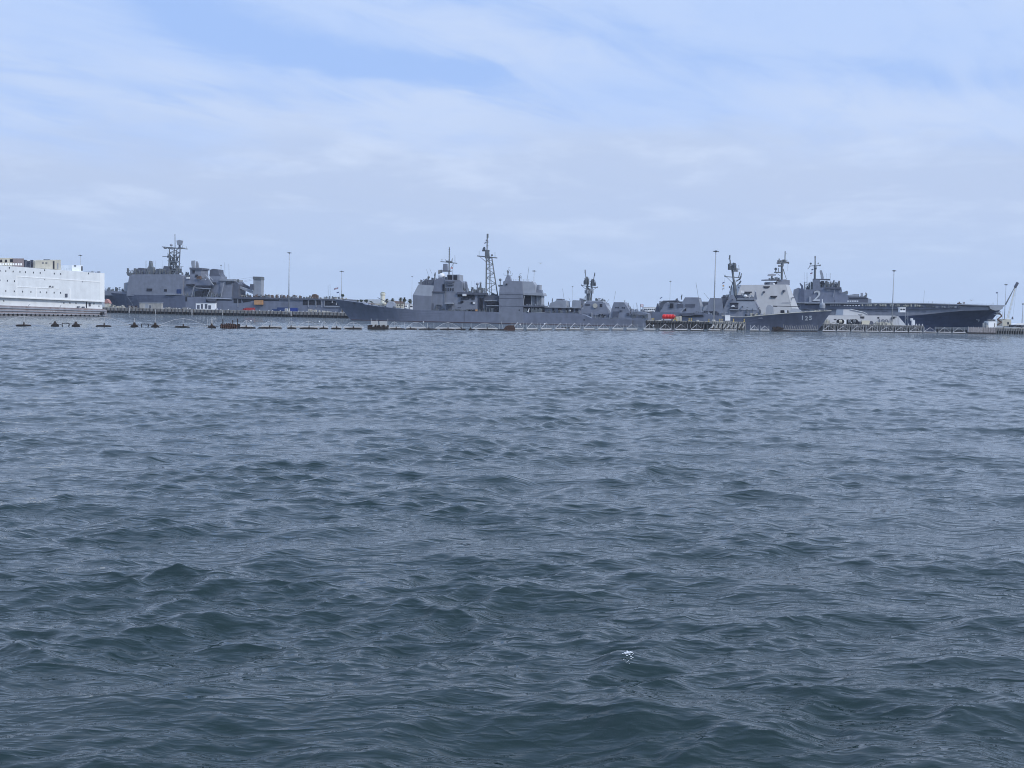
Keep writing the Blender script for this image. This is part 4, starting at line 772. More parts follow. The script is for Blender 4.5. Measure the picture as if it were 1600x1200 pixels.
# ------------------------------------------------------------------ 8. assault ship with number 2
def assault_ship():
    global S
    S = Ship(1030, 592, 1565, 552); S.thing('assault_ship', 'huge flat decked amphibious assault ship with island number 2 at the right', 'warship', 1300, 16)
    bw = 32
    DK = lambda x: 470.6+(x-1030)*.0062 if x < 1265 else (472.4+(x-1265)*.004 if x < 1440 else 473.4+(x-1440)*.028)
    KN = [(1030, 496), (1415, 493.6), (1450, 490.6), (1480, 487.2), (1508, 484.8), (1540, 484.2), (1566, 484)]
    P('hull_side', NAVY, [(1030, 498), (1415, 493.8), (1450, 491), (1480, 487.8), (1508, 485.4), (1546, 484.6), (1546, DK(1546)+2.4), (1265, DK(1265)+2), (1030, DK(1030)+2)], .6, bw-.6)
    S.hull('hull', mat('hull_flare_shade', (.036, .055, .115), .5, .1, .15), [(1030, 496.2, .98, 1030, .96), (1300, 495, .98, 1300, .94), (1415, 493.4, .97, 1410, .86), (1450, 490.5, .93, 1440, .70), (1480, 487.2, .84, 1466, .50), (1508, 484.9, .68, 1490, .32), (1535, 484.4, .42, 1511, .16), (1552, 484.3, .2, 1524, .06), (1563, 484.2, .0, 1533, .0)], bw, flare=.7)  # lower hull coloured dark to paint the shade below the flare
    P('flight_deck', NAVYL, [(1030, DK(1030)+1.5), (1265, DK(1265)+1.6), (1440, DK(1440)+1.4), (1569, DK(1569)+1.6), (1572, 478), (1569, DK(1569)), (1440, DK(1440)), (1265, DK(1265)), (1030, DK(1030))], -1.2, bw+1.2)
    P('bow_sponson', ZUM, [(1546, 477.6), (1568.6, 478), (1566.6, 482), (1563, 484.4), (1556, 485.4), (1551, 484.2), (1547, 482)], -1.3, bw+1.3); B('bow_frame', NAVYD, 1541, 477.4, 1546.4, 482, 1, 4)  # paler grey paints the light caught by the curved sponson
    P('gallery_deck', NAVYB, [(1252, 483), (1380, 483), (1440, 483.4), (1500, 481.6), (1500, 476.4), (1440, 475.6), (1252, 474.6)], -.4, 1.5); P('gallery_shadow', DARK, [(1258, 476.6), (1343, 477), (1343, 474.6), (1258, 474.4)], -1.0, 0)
    P('stern_sponson', NAVYD, [(1030, 481), (1050, 480), (1110, 480), (1110, 472.6), (1030, 472.6)], -1.0, 2)
    CLUT('catwalk_gear', BEIGE, 1346, 1440, 477.6, 1, 3.4, -1.6, -.5, 58, 111, yb1=478.6); CLUT('catwalk_gear', MAST, 1346, 1500, 478.4, 1, 3, -1.5, -.5, 60, 112, yb1=480); CLUT('catwalk_gear', NAVYL, 1456, 1498, 480.4, .8, 2, -1.4, -.4, 22, 113); CLUT('catwalk_gear', NAVYD, 1110, 1250, 477, 1, 3, -1.5, -.5, 40, 114); B('gallery_rail', NAVYL, 1256, 473.0, 1318, 474.2, -2.2, -1)
    for i in range(5):
        x = 1324+i*3.6; mb = MB(); mb.tube([S.p(x, 470.8, 0), S.p(x+2.6, 470.8, 0)], 1.0*MPX(0, 1330), 8); mb.build('liferaft_canister', WHITE, S.root)
    for i in range(6): mb = MB(); mb.tube([S.p(1318.4+i*4.5, 477.6, -1.6), S.p(1320.8+i*4.5, 477.4, -1.6)], .62*MPX(0, 1330), 8); mb.build('liferaft_canister', WHITE, S.root)
    for x in (1297.6, 1301, 1304.6, 1308, 1311.6): B('deck_fitting', NAVYL, x, 475.4, x+1.4, 478, -1.7, -1)
    for a in ((1355, 482.4, 1358.4, 485), (1360, 482.4, 1362.6, 485), (1367, 485.6, 1386, 486.6), (1440, 485.6, 1447, 487.6), (1511, 478.6, 1522, 480)): B('recess_shade', NAVYB, *a, .35, 1)
    P('hull_door', NAVYL, [(1265, 492), (1297, 491), (1297, 484), (1265, 484.6)], .3, 2); P('anchor', NAVYL, [(1526, 498.6), (1531, 499.4), (1530.6, 501), (1529, 503), (1528.4, 500.6), (1525.6, 500)], 9, 11)
    # island
    t0, t1 = 3, 12
    P('island', NAVYH, [(1238, 474), (1318, 474.2), (1325, 473), (1325, 461), (1316, 456), (1314.6, 449.8), (1281, 449.2), (1280, 437), (1270, 436.8), (1270, 452), (1256, 452.4), (1247, 449.6), (1240, 453)], t0, t1, .02)
    P('island_forward', NAVYD, [(1318, 474.2), (1356, 474.4), (1356, 465.4), (1351, 463.6), (1326, 463), (1320, 458)], t0+.6, t1-.6); P('island_step', NAVYL, [(1356, 474.4), (1361.6, 474.4), (1361.6, 467.4), (1356, 466)], t0+1, t1-1); B('window_band', GLASS, 1327, 465.2, 1355.6, 467, t0+.4, t0+1)
    P('smoke_stack', NAVYB, [(1247.6, 474), (1257, 474), (1256.6, 456), (1254.6, 446), (1250, 441.6), (1249.4, 442.6), (1252, 448), (1250.6, 455), (1248, 458)], t0-.5, t1-2); P('smoke_stack', NAVY, [(1239, 474), (1248, 474), (1248, 449.6), (1240, 452.6)], t0-.2, t1-1)
    P('bridge_deck', NAVYD, [(1289, 451), (1314.6, 451.4), (1314.6, 448.8), (1289, 448.4)], t0-1, t1); B('ledge', NAVYL, 1292, 452.6, 1297.6, 453.8, t0-.6, t0+1); LN('braces', NAVYL, [(.22, [(1304.6, 451), (1302, 464)]), (.18, [(1309, 451), (1314, 457), (1318, 457)]), (.16, [(1312, 457), (1313, 451)])], t0-.4, .2)
    CLUT('island_gear', MAST, 1257, 1270, 452, 2, 12, 5, 11, 36, 115, whips=4); CLUT('island_gear', MAST, 1281, 1312, 448.6, 2, 10, 4, 11, 56, 116, whips=4); CLUT('island_gear', NAVYL, 1281, 1312, 448.6, 2, 9, 4, 11, 26, 117); CLUT('island_gear', MAST, 1316, 1356, 463.6, 1, 5, 4, 11, 18, 118)
    P('mast_deck', NAVYD, [(1270, 437.4), (1297, 437.8), (1297, 435.8), (1270, 435.4)], 5, 11); P('mid_tower', NAVYH, [(1271, 450), (1281.4, 450), (1281.4, 437), (1271, 437)], 4, 10)
    LN('mast', MAST, [(.85, [(1273, 437), (1273.6, 414)]), (.45, [(1273.6, 414), (1273.6, 402)]), (.3, [(1264.6, 415.6), (1281.6, 414.8)]), (1.2, [(1272.6, 418.6), (1276, 418.4)]), (.2, [(1262, 420.6), (1266, 416)])], 7.5, .4); CYL('beacon', MAST, 1273.6, 400, 403, 1.0, 7.5); BALL('antenna_ball', MAST, 1266.8, 411.8, 1.7, 7.5); BALL('antenna_ball', MAST, 1278.4, 411.6, .9, 7.5, 1.7); BALL('antenna_ball', MAST, 1281.4, 414.6, 1.1, 7.5, 1.4)
    P('planar_radar', NAVYL, [(1282.8, 436), (1287.4, 435), (1286, 428), (1284, 422.4), (1281.4, 422.2), (1280.8, 424), (1282.2, 430)], 6, 8); B('antenna_frame', DARK, 1282.4, 439, 1288, 444, 5, 6); LN('halyard', MAST, [(.05, [(1271, 416), (1266.6, 431)])], 7, .05)
    P('director', MAST, [(1316, 457), (1324.6, 460), (1325, 456), (1323.6, 454), (1320, 455.6)], 5, 8); P('crane_boom', NAVYL, [(1325, 464), (1340, 464), (1342, 461.6), (1341, 459.6), (1334, 459.4), (1330, 460.4), (1325, 461)], 5, 7); B('radome_post', NAVYL, 1345, 457.6, 1348.4, 464, 5, 7); DISH('dish_antenna', MAST, 1353.6, 458.6, 2.2, 6, (.6, .5, .6), 5); LN('antenna', MAST, [(.6, [(1300.6, 444), (1303.6, 438)]), (.4, [(1307.6, 446), (1311, 440.6)])], 6, .5)
    TEXT('island_number', '2', DARK, 1268.6, 470.9, 17.4, t0-.35, 11.6, shear=.12, bold=.012); TEXT('island_number', '2', mat('weathered_number', (.5, .52, .53), .6, .12), 1269.4, 470.3, 16.4, t0-.55, 11.4, shear=.12, bold=.012)
    mb = MB(); c = S.p(1284.8, 482.4, -2.5); r = 4.5*MPX(0, 1285); mb.lathe(c, [(r*.8, 0), (r, r*.2), (r, r*1.2), (r*.85, r*1.75), (r*.5, r*2.05), (0, r*2.1)], 16); mb.build('gun_radome', NAVYL, S.root); CYL('white_post', WHITE, 1284.8, 467.4, 473, .75, -1.5); B('sponson', NAVYB, 1278, 482.4, 1293, 484.6, -5, 1)
    P('capstan', NAVYL, [(1264, 472), (1268, 472), (1267.4, 464), (1264.6, 463)], 2, 2.8); B('deck_box', NAVYD, 1303, 468.8, 1305, 473, 1, 2)
    LN('whip_antenna', MAST, [(.07, [(1443, 473.6), (1444.4, 454)]), (.08, [(1451, 474), (1451, 470.6)]), (.12, [(1456.8, 474), (1456.8, 471)])], 2, .08)
    CLUT('deck_tractor_gear', BROWN, 1494, 1507, 475.4, 1.5, 4, 3, 12, 12, 119); RAIL('railing', NAVYL, [(1370, 473.2), (1440, 473.6), (1564, 477)], -1, .9, 3, r=.03)
    LN('flagstaff', MAST, [(.09, [(1558.6, 477), (1559, 457)]), (.12, [(1551.6, 477), (1551.6, 472.6)])], 14, .08)
assault_ship()
# ------------------------------------------------------------------ piers
def pier(name, label, pa, Ya, pb, Yb, top, x_end=None, back=16, mats=(CONC, PILE), npile=40, lip=0.0, gap=1.6):
    global S
    S = Ship(pa, Ya, pb, Yb); S.thing(name, label, 'pier', (pa+pb)/2, back/2)
    L_ = (S.b-S.a).length
    def q(s, t, z): v = S.a+S.u*s+S.n*t; return Vector((v.x, v.y, z))
    def slab(nm, m, s0, s1, t0, t1, z0, z1):
        mb = MB(); mb.loft([[q(s0, t0, z), q(s1, t0, z), q(s1, t1, z), q(s0, t1, z)] for z in (z0, z1)]); return mb.build(nm, m, S.root)
    slab('deck', mats[0], 0, L_, 0, back, gap, top); slab('kerb', CONCL, 0, L_, -.05, .4, top, top+.3)
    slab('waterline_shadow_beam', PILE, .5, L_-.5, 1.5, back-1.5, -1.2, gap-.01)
    for i in range(npile):
        s = .4+(L_-.8)*i/(npile-1)
        mb = MB(); mb.tube([q(s, -.35, -1.2), q(s, -.35, top+.25*(i % 3 == 0))], .28, 7); mb.build('pile', mats[1], S.root)
    return S
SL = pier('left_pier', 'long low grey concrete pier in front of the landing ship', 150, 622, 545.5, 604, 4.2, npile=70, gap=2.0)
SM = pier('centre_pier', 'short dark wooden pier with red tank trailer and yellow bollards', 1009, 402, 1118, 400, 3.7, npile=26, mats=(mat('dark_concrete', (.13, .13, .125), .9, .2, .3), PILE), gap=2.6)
SM2 = pier('pale_pier_end', 'pale concrete end section of the centre pier on slanting fenders', 1112, 396, 1165, 397, 3.9, npile=16, mats=(CONCL, CONC), gap=2.9)
SR = pier('right_pier', 'pale concrete pier with stacked gear in front of the stealth destroyer', 1286, 470, 1443, 470, 3.9, npile=44, mats=(CONC, CONC), gap=2.6)
SF = pier('far_right_pier', 'rough concrete quay under the crane at the right edge', 1532, 500, 1660, 505, 3.6, npile=34, mats=(CONC, CONC), gap=2.0, back=60)
S = SM2
for i in range(9):
    x = 1112+i*6; LN('slanting_fender', CONCL, [(.4, [(x, 513, -.9), (x+3, 506.6, -.5)])], 0, .3)
for i in range(6):
    S = SL; x = 178+i*62

def item(s, px, t):
    """root point on a pier's deck"""
    q = s.w(px, 4.2, t); return q
def on(s): 
    global S
    S = s
class Put:
    """small thing standing on pier s: parts are given as (name, material, x0, y0, x1, y1, t0, t1)"""
    def __init__(p, s, name, label, cat, px, t, group=None, z=4.2):
        global S; S = s; q = s.w(px, z, t); s.root = thing(name, label, cat, q, group)
def put_box(s, name, label, cat, parts, px, t, group=None):
    Put(s, name, label, cat, px, t, group)
    for a in parts:
        (B if len(a) == 8 else P)(*a)
G0, G1 = 3, 6
put_box(SL, 'site_office', 'long pale grey site cabin on the left pier below the landing ship bow', 'cabin', [('wall', CONCL, 218, 473.6, 252, 486.4, 3, 6), ('door', NAVYD, 233, 477, 236, 486, 2.9, 3.2), ('panel', NAVYL, 227, 474.4, 232, 486, 2.9, 3.1), ('roof', STEEL, 217.6, 472.8, 252.4, 473.8, 2.8, 6.2)], 235, 4)
put_box(SL, 'white_cabin', 'white cabin with three dark grilles on the left pier', 'cabin', [('wall', BARGEW, 306, 474, 336, 484, 3, 6), ('grille', NAVYD, 307.6, 476.6, 312, 482.6, 2.9, 3.2), ('grille', NAVYD, 314, 475, 317, 482.4, 2.9, 3.2), ('grille', NAVYD, 320, 475, 324, 482.4, 2.9, 3.2), ('grille', NAVYD, 325.4, 477, 329.6, 483, 2.9, 3.2), ('roof', WHITE, 305.6, 473.4, 336.4, 474.2, 2.8, 6.2)], 321, 4)
def truck(s, px, y, L_, h, t, body, cab, label, flip=1, name='truck', y2=None):
    Put(s, name, label, 'truck', px, t)
    k = flip; B('cargo_box', body, min(px-k*L_*.5, px+k*L_*.22), y-h, max(px-k*L_*.5, px+k*L_*.22), y-1.0, t, t+2.4)
    P('cab', cab, [(px+k*L_*.25, y-1), (px+k*L_*.5, y-1), (px+k*L_*.5, y-h*.5), (px+k*L_*.42, y-h*.85), (px+k*L_*.25, y-h*.85)], t, t+2.3); B('windscreen', GLASS, *sorted_box(px+k*L_*.36, y-h*.8, px+k*L_*.47, y-h*.5), t-.05, t+2.35)
    for dx in (-.4, -.25, .38):
        mb = MB(); c = S.p(px+k*L_*dx, y-.9, t-.1); mb.lathe(c, [(.5, 0), (.5, .3)], 10, S.n); mb.build('wheel', RUBBER, S.root)
def sorted_box(x0, y0, x1, y1): return (min(x0, x1), y0, max(x0, x1), y1)
truck(SL, 388, 486, 18, 5.2, 5, RED, RED, 'red truck parked on the left pier under the orange work platform', -1)
truck(SL, 290, 485, 10, 4.6, 4, CONC, WHITE, 'grey flat truck beside the white cabin on the left pier', 1)
put_box(SL, 'shipping_container', 'dark blue container on the left pier, right of the tall lamp', 'container', [('box', mat('blue_corrugated', (.015, .04, .22), .5, .1, .1), 453, 481, 464.6, 487, 4, 6.6), ('door_end', BLUE, 464.6, 481.2, 464.9, 486.9, 4.1, 6.5)], 459, 4)
put_box(SL, 'shipping_container', 'long dark blue container on the left pier, left of the tall lamp', 'container', [('box', BLUE, 433, 480.4, 449, 486.8, 4.6, 7.2), ('door_end', BLUE, 432.7, 480.6, 433, 486.6, 4.7, 7.1)], 441, 4)
put_box(SL, 'flat_trailer', 'low dark blue trailer at the end of the long blue container', 'trailer', [('bed', BLUE, 425, 482.6, 432.4, 486.4, 4, 6.4), ('wheel', RUBBER, 426, 486, 428, 487, 4, 4.4)], 428, 4)
put_box(SL, 'tent', 'orange and white peaked tent beside the white barge', 'tent', [('roof', mat('tent_canvas', (.42, .22, .19), .8, .3, scale=1.2), [(163, 474), (171, 474), (168.4, 469), (166, 467), (164, 469)], 3, 7), ('wall', BEIGE, 163.6, 474, 170.6, 483, 3.2, 6.8)], 167, 4)
put_box(SL, 'electrical_box', 'white electrical cabinet at the foot of the tall lamp on the left pier', 'cabinet', [('cabinet', WHITE, 445, 482, 452, 488, .6, 2), ('door', CONCL, 445.6, 482.8, 448.4, 487.6, .5, .7), ('plinth', CONC, 444.6, 487.6, 452.4, 488.6, .5, 2.2)], 448, 1)
rr = random.Random(5)
COLW = {'white': WHITE, 'beige': BEIGE, 'pale grey': CONCL, 'yellow': YEL}
def bollards(s, xs, ys, label, h=2.6, t=1.2, m=WHITE, group='mooring bollards on the left pier', cap=None):
    for i, x in enumerate(xs):
        y = ys(x); Put(s, 'bollard', label, 'bollard', x, t, group)
        mb = MB(); a = S.p(x, y, t); z = S.p(x, y-h, t).z-a.z; r = .75*MPX(t, x); mb.lathe(a, [(r*1.5, 0), (r*1.5, z*.15), (r*.6, z*.2), (r*.6, z*.7), (r*1.1, z*.75), (r*1.0, z)], 10); mb.build('post', m, S.root)
bollards(SL, [256, 281, 297, 340, 345, 356.6, 395.6, 405.6, 420, 426, 438, 466.6, 473.6, 479.6, 517, 524.6, 532, 538], lambda x: 483.4+(x-250)*.0225, 'small white mooring bollard along the near edge of the left pier')
def gearpile(s, x0, x1, y, seed, label, ms, n=14, h=6, name='gear_stack', y1=None, cat='gear', t=2):
    Put(s, name, label, cat, (x0+x1)/2, t)
    CLUT('lower_gear', ms[0], x0, x1, y, h*.3, h*.8, t, t+4, n, seed, yb1=y1); CLUT('upper_gear', ms[1], x0+1, x1-1, y, h*.4, h, t, t+4, n//2, seed+1, yb1=y1)
gearpile(SL, 172, 182, 482, 201, 'heap of beige and dark equipment on the left pier beside the tent', (BEIGE, MAST), 20, 7)
gearpile(SL, 183, 194, 482.4, 203, 'row of pale yellow covered bins on the left pier', (BEIGE, CONCL), 16, 6)
gearpile(SL, 200, 217, 483, 205, 'jumble of dark red and grey gear left of the grey site cabin', (CONC, BOOT), 26, 7, y1=484)
gearpile(SL, 254, 280, 484.6, 207, 'low line of grey pumps and boxes right of the grey site cabin', (NAVYD, CONCL), 30, 5, y1=485)
gearpile(SL, 336.6, 344, 485, 209, 'dark blue and white crates right of the white cabin', (BLUE, WHITE), 10, 4)
gearpile(SL, 481, 500, 487.6, 211, 'pale yellow forklift attachments and crates near the pier end', (BEIGE, CONCL), 16, 5, y1=488)
gearpile(SL, 502, 514, 488, 213, 'low pale tarpaulin covered crates near the pier end', (BEIGE, CONCL), 12, 3, y1=488.4)
for x, y in ((202, 483), (243, 485), (300, 486.4), (347.6, 486.6), (455, 488)):
    Put(SL, 'ladder', 'pale ladder hanging down the face of the left pier', 'ladder', x, 0, 'ladders on the left pier face')
    LN('rail', WHITE, [[(x-.5, y-2, -.6), (x-.5, y+6, -.6)], [(x+.5, y-2, -.6), (x+.5, y+6, -.6)]], 0, .09); LN('rung', WHITE, [[(x-.5, y+k, -.6), (x+.5, y+k, -.6)] for k in range(0, 6)], 0, .07)

# centre pier things
def tank_trailer():
    Put(SM, 'tank_trailer', 'row of bright red tanks on a low trailer on the centre pier', 'trailer', 1043, 4)
    for i in range(4):
        x = 1034.6+i*4.7; mb = MB(); r = 3.7*MPX(4, 1040); a = S.p(x, 494.6, 4+r); mb.lathe(a, [(r*.4, -.02), (r*.85, .25), (r, .9), (r, 1.5), (r*.85, 2.0), (r*.4, 2.25)], 16, S.u); mb.build('tank', mat('bright_red_paint', (.62, .02, .018), .35, .08, .05), S.root)
    B('frame', WHITE, 1034, 498.4, 1053, 499.4, 4.2, 7); B('end_plate', CONCL, 1053, 491, 1054.4, 499.4, 4.2, 7)
    for x in (1037, 1050): 
        mb = MB(); mb.lathe(S.p(x, 499.8, 4), [(.42, 0), (.42, .3)], 10, S.n); mb.build('wheel', RUBBER, S.root)
    P('tow_bar', STEEL, [(1054, 499.4), (1058, 500.6), (1056, 494), (1052.6, 491)], 4.6, 5)
tank_trailer()
put_box(SM, 'crate', 'tan shipping crate right of the red tanks', 'crate', [('body', BEIGE, 1056.4, 494, 1061, 501, 3, 5), ('lid', BROWN, 1056.2, 493.6, 1061.2, 494.2, 2.9, 5.1)], 1058, 3)
put_box(SM, 'cabinet', 'cream upright cabinet beside the tan crate', 'cabinet', [('body', mat('cream_paint', (.62, .58, .45), .6, .05), 1061.4, 494, 1065, 501.4, 3, 4.6), ('door', BEIGE, 1061.8, 494.8, 1064.4, 500.6, 2.9, 3.1)], 1063, 3)
put_box(SM, 'sign_board', 'large white blank notice board on legs on the pale pier end', 'sign', [('board', WHITE, 1133, 492.4, 1141, 501, 2, 2.2), ('leg', STEEL, 1133.6, 489, 1134, 502.6, 2.2, 2.3), ('leg', STEEL, 1140.2, 486, 1140.6, 502.6, 2.2, 2.3), ('frame', STEEL, 1133, 488.4, 1137, 489, 2.1, 2.3)], 1137, 2)
bollards(SM, [1018.6, 1021.4, 1076.6, 1080], lambda x: 501.2, 'yellow double mooring bollard on the dark centre pier', 3.8, 1.5, YEL, 'yellow bollards on the centre pier')
bollards(SM2, [1107.5, 1124.6, 1128, 1146, 1162.6], lambda x: 502.6, 'yellow mooring bollard on the pale pier end', 4.4, 1.5, YEL, 'yellow bollards on the pale pier end')
Put(SM, 'valve_wheel', 'yellow braced valve stand beside the red tanks', 'valve', 1055, 3); LN('stand', YEL, [(.25, [(1052, 501.4), (1055, 495.6), (1057.6, 501.4)]), (.2, [(1053.4, 499), (1056.6, 499)])], 2.4, .2)
for x in (1030.6, 1090): Put(SM, 'manhole_cover', 'low pale dome on the deck of the dark centre pier', 'cover', x, 2, 'pale domes on the centre pier'); mb = MB(); mb.lathe(S.p(x, 501.6, 2), [(.9, 0), (.8, .3), (.4, .55), (.01, .6)], 12); mb.build('dome', CONCL, S.root)

# right pier things
def reel(x, y, label, m):
    Put(SR, 'hose_reel', label, 'reel', x, 3)
    for dx in (-2.2, 2.2):
        mb = MB(); mb.lathe(S.p(x+dx, y, 3), [(1.5, -.1), (1.5, .1)], 16, (S.n+S.u*.4)); mb.build('flange', RUBBER, S.root)
    mb = MB(); mb.tube([S.p(x-2.2, y, 3), S.p(x+2.2, y, 3)], 1.0, 12); mb.build('drum', m, S.root); B('stand', STEEL, x-2.4, y+2, x+2.4, y+4, 3, 5)
reel(1313, 502.6, 'dark cable reel at the left of the right pier', BEIGE); reel(1327, 502.8, 'round black hose reel in front of the stealth destroyer gun house', MAST); reel(1334.6, 502.6, 'second black hose reel beside the generator', MAST)
put_box(SR, 'trailer', 'white box trailer between two cable reels on the right pier', 'trailer', [('body', BARGEW, 1314.6, 499.6, 1322.6, 506, 3, 5.4), ('wheel', RUBBER, 1316, 505.6, 1318, 507, 2.9, 3.3)], 1318, 3)
put_box(SR, 'tank_truck', 'cream round topped truck body on the right pier', 'truck', [('body', mat('cream_paint', (.62, .58, .45), .6, .05), [(1346.6, 507), (1358, 507), (1359.6, 502), (1358, 500.8), (1347, 500.8)], 3, 5.6), ('cab', NAVYD, [(1358.4, 507), (1364.6, 507), (1364.4, 503), (1362, 501.4), (1359, 501.8)], 3, 5.4), ('wheel', RUBBER, 1348.6, 506.4, 1350.6, 508, 2.9, 3.3), ('wheel', RUBBER, 1360.6, 506.4, 1362.6, 508, 2.9, 3.3)], 1354, 3)
put_box(SR, 'generator', 'dark generator with white hood left of the cream truck', 'generator', [('body', MAST, 1336, 501, 1340, 507, 3, 5), ('hood', WHITE, [(1329, 504.6), (1332, 502.4), (1334, 503), (1332.6, 505.4)], 2.6, 3)], 1337, 3)
gearpile(SR, 1287, 1296, 506, 221, 'tangle of pale hoses and mooring lines at the left end of the right pier', (CONCL, BEIGE), 30, 8, y1=506); gearpile(SR, 1296, 1312, 507, 223, 'low white covered boats and lines on the right pier', (WHITE, CONCL), 20, 4); gearpile(SR, 1340, 1347, 507, 224, 'dark pump cart on the right pier beside the cream truck', (DARK, MAST), 12, 6); gearpile(SR, 1366, 1396, 508, 225, 'long row of beige and pink crates and bins on the right pier', (BEIGE, CONCL), 54, 6, y1=508.4)
bollards(SR, [1412, 1419.6, 1426, 1431.6, 1436, 1441], lambda x: 509+(x-1412)*.02, 'white capped mooring bollard near the right pier end', 3.4, 1.0, WHITE, 'white bollards at the right pier end')
put_box(SR, 'utility_cabinet', 'tall white stepped cabinet near the right pier end', 'cabinet', [('body', WHITE, 1425, 500, 1429.6, 508, 2, 3.6), ('top', WHITE, 1423, 497.2, 1426.6, 501, 2.2, 3.4)], 1427, 2)
def guard_tower():
    Put(SR, 'guard_tower', 'white lookout cabin on a steel frame at the right pier end', 'tower', 1410, 4)
    B('cabin', BARGEW, 1406, 481, 1415, 487.6, 4, 7); B('window', GLASS, 1407, 482.4, 1410, 484.6, 3.9, 4.1); B('window', GLASS, 1411, 482.4, 1414, 484.6, 3.9, 4.1); B('roof', WHITE, 1405.6, 480, 1415.4, 481, 3.8, 7.2); B('platform', STEEL, 1405.6, 487.6, 1415.8, 488.4, 3.7, 7.2)
    for x in (1414.4, 1418.6): LN('leg', STEEL, [(.16, [(x, 488, 4.2), (x, 508, 4.2)]), (.1, [(1414.4, 494, 4.2), (1418.6, 500, 4.2)]), (.1, [(1418.6, 494, 4.2), (1414.4, 500, 4.2)])], 4, .12)
    for x in (1404.6,): LN('leg', STEEL, [(.16, [(x, 491, 6), (x, 508, 6)])], 4, .12)
guard_tower()

# far right quay
def crane():
    Put(SF, 'crawler_crane', 'pale lattice boom crane with dark tip leaning right above the quay', 'crane', 1568, 14)
    lm = []
    def beam(a, b, w, n):
        out = []
        for k in (-w, w): out.append((.12, [(a[0]+k, a[1]), (b[0]+k*.4, b[1])]))
        for i in range(n):
            u, v = i/n, (i+1)/n; k = 1 if i % 2 else -1
            W_ = lambda u: w*(1-.6*u)
            out.append((.07, [(a[0]+(b[0]-a[0])*u+k*W_(u), a[1]+(b[1]-a[1])*u), (a[0]+(b[0]-a[0])*v-k*W_(v), a[1]+(b[1]-a[1])*v)]))
        return out
    LN('boom', mat('cream_paint', (.62, .58, .45), .6, .05), beam((1572.5, 504), (1586.4, 449), 1.1, 18), 14, .1); LN('jib', MAST, [(.5, [(1571, 476), (1585.6, 448.6)])], 14, .2, r1=.2); LN('boom_tip', NAVYD, [(.95, [(1585.8, 449), (1590, 441.6)])], 14, .8)
    LN('hoist_cable', STEEL, [(.05, [(1589, 443), (1582.4, 496)]), (.05, [(1590, 441.6), (1576, 500)])], 14, .05); P('hook_block', NAVYD, [(1581.4, 499), (1583.6, 499), (1583, 495), (1582, 495)], 13.6, 14.4)
    B('cab', BEIGE, 1566, 499, 1580, 509.6, 12, 18); B('cab_window', GLASS, 1574, 503, 1576.6, 507, 11.9, 12.2); B('counterweight', MAST, 1567, 498.4, 1571, 500, 12, 17)
crane()
put_box(SF, 'white_cabin', 'bright white cabin beneath the assault ship bow', 'cabin', [('wall', BARGEW, 1544.6, 502.4, 1557, 511.6, 5, 9), ('door', CONC, 1553.4, 505, 1555, 511, 4.9, 5.1), ('roof', WHITE, 1544.2, 501.8, 1557.4, 502.6, 4.8, 9.2)], 1550, 6)
def stairs():
    Put(SF, 'scaffold_stair', 'brown zigzag scaffold stair tower between white cabin and crane', 'stairs', 1561, 8)
    LN('flight', BROWN, [(.45, [(1558, 508), (1565, 503.6)]), (.45, [(1565, 503.6), (1558.6, 499)]), (.45, [(1558.6, 499), (1565.4, 493.6)]), (.45, [(1565.4, 493.6), (1562, 490)])], 8, .4)
    LN('frame', STEEL, [(.12, [(x, 511, t), (x, 487, t)]) for x in (1557.6, 1566) for t in (8, 11)]+[(.1, [(1557.6, y, 8), (1566, y, 8)]) for y in (491, 495, 499, 503.6, 508)], 8, .12); B('landing', STEEL, 1557, 491, 1563, 492, 8, 11); CLUT('landing_gear', MAST, 1557, 1563, 491, 2, 5, 8, 11, 10, 231)
stairs()
gearpile(SF, 1536, 1545, 511, 233, 'grey machinery under the assault ship bow left of the bright white cabin', (CONCL, STEEL), 18, 9, t=5); gearpile(SF, 1545, 1556, 502, 235, 'dark antennas and gear above the bright white cabin', (MAST, MAST), 16, 5, t=6); gearpile(SF, 1578, 1600, 510.4, 237, 'dark low heaps of material on the quay right of the crane', (NAVYD, PILE), 34, 3.4, t=8, y1=510.8)
put_box(SF, 'warehouse', 'long pale low warehouse roof behind the quay at the right edge', 'building', [('wall', NAVYL, 1584, 507.4, 1650, 511, 40, 52), ('roof', WHITE, [(1583, 507.6), (1650, 508), (1650, 505.6), (1590, 505)], 39, 53)], 1600, 45)

# ------------------------------------------------------------------ lamp masts
def lamp(px, py, Y, label, z0=4.0, w=3.0, r=.32, group=None):
    top = at(px, py, Y); root = thing('lamp_mast', label, 'lamp mast', (top.x, top.y, z0), group)
    k = Y*K/F; mb = MB(); mb.tube([(top.x, top.y, z0), (top.x, top.y, top.z)], r, 8, r*.5); mb.build('pole', STEEL, root, smooth=True)
    mb = MB(); mb.lathe((top.x, top.y, top.z-.2), [(.3, -.5), (w*k*.55, -.1), (w*k*.6, .15), (.3, .5)], 12); ring = mb.build('lamp_ring', MAST, root)
    for i in range(6):
        a = i*1.047; mb = MB(); mb.box((top.x+math.cos(a)*w*k*.8, top.y+math.sin(a)*w*k*.8, top.z-.25), w*k*.45, w*k*.3, .35, Vector((math.cos(a), math.sin(a), 0))); mb.build('floodlight', NAVYD, ring)
    mb = MB(); mb.lathe((top.x, top.y, z0), [(r*2.4, -.3), (r*2.4, .9), (r*1.2, 1.0)], 10); mb.build('footing', CONCL, root)
lamp(452, 394.6, 536, 'tall grey lamp mast in the middle of the left pier', w=3.6, r=.42); lamp(534, 423.6, 640, 'thinner lamp mast above the stern of the landing ship', w=3.2, r=.36)
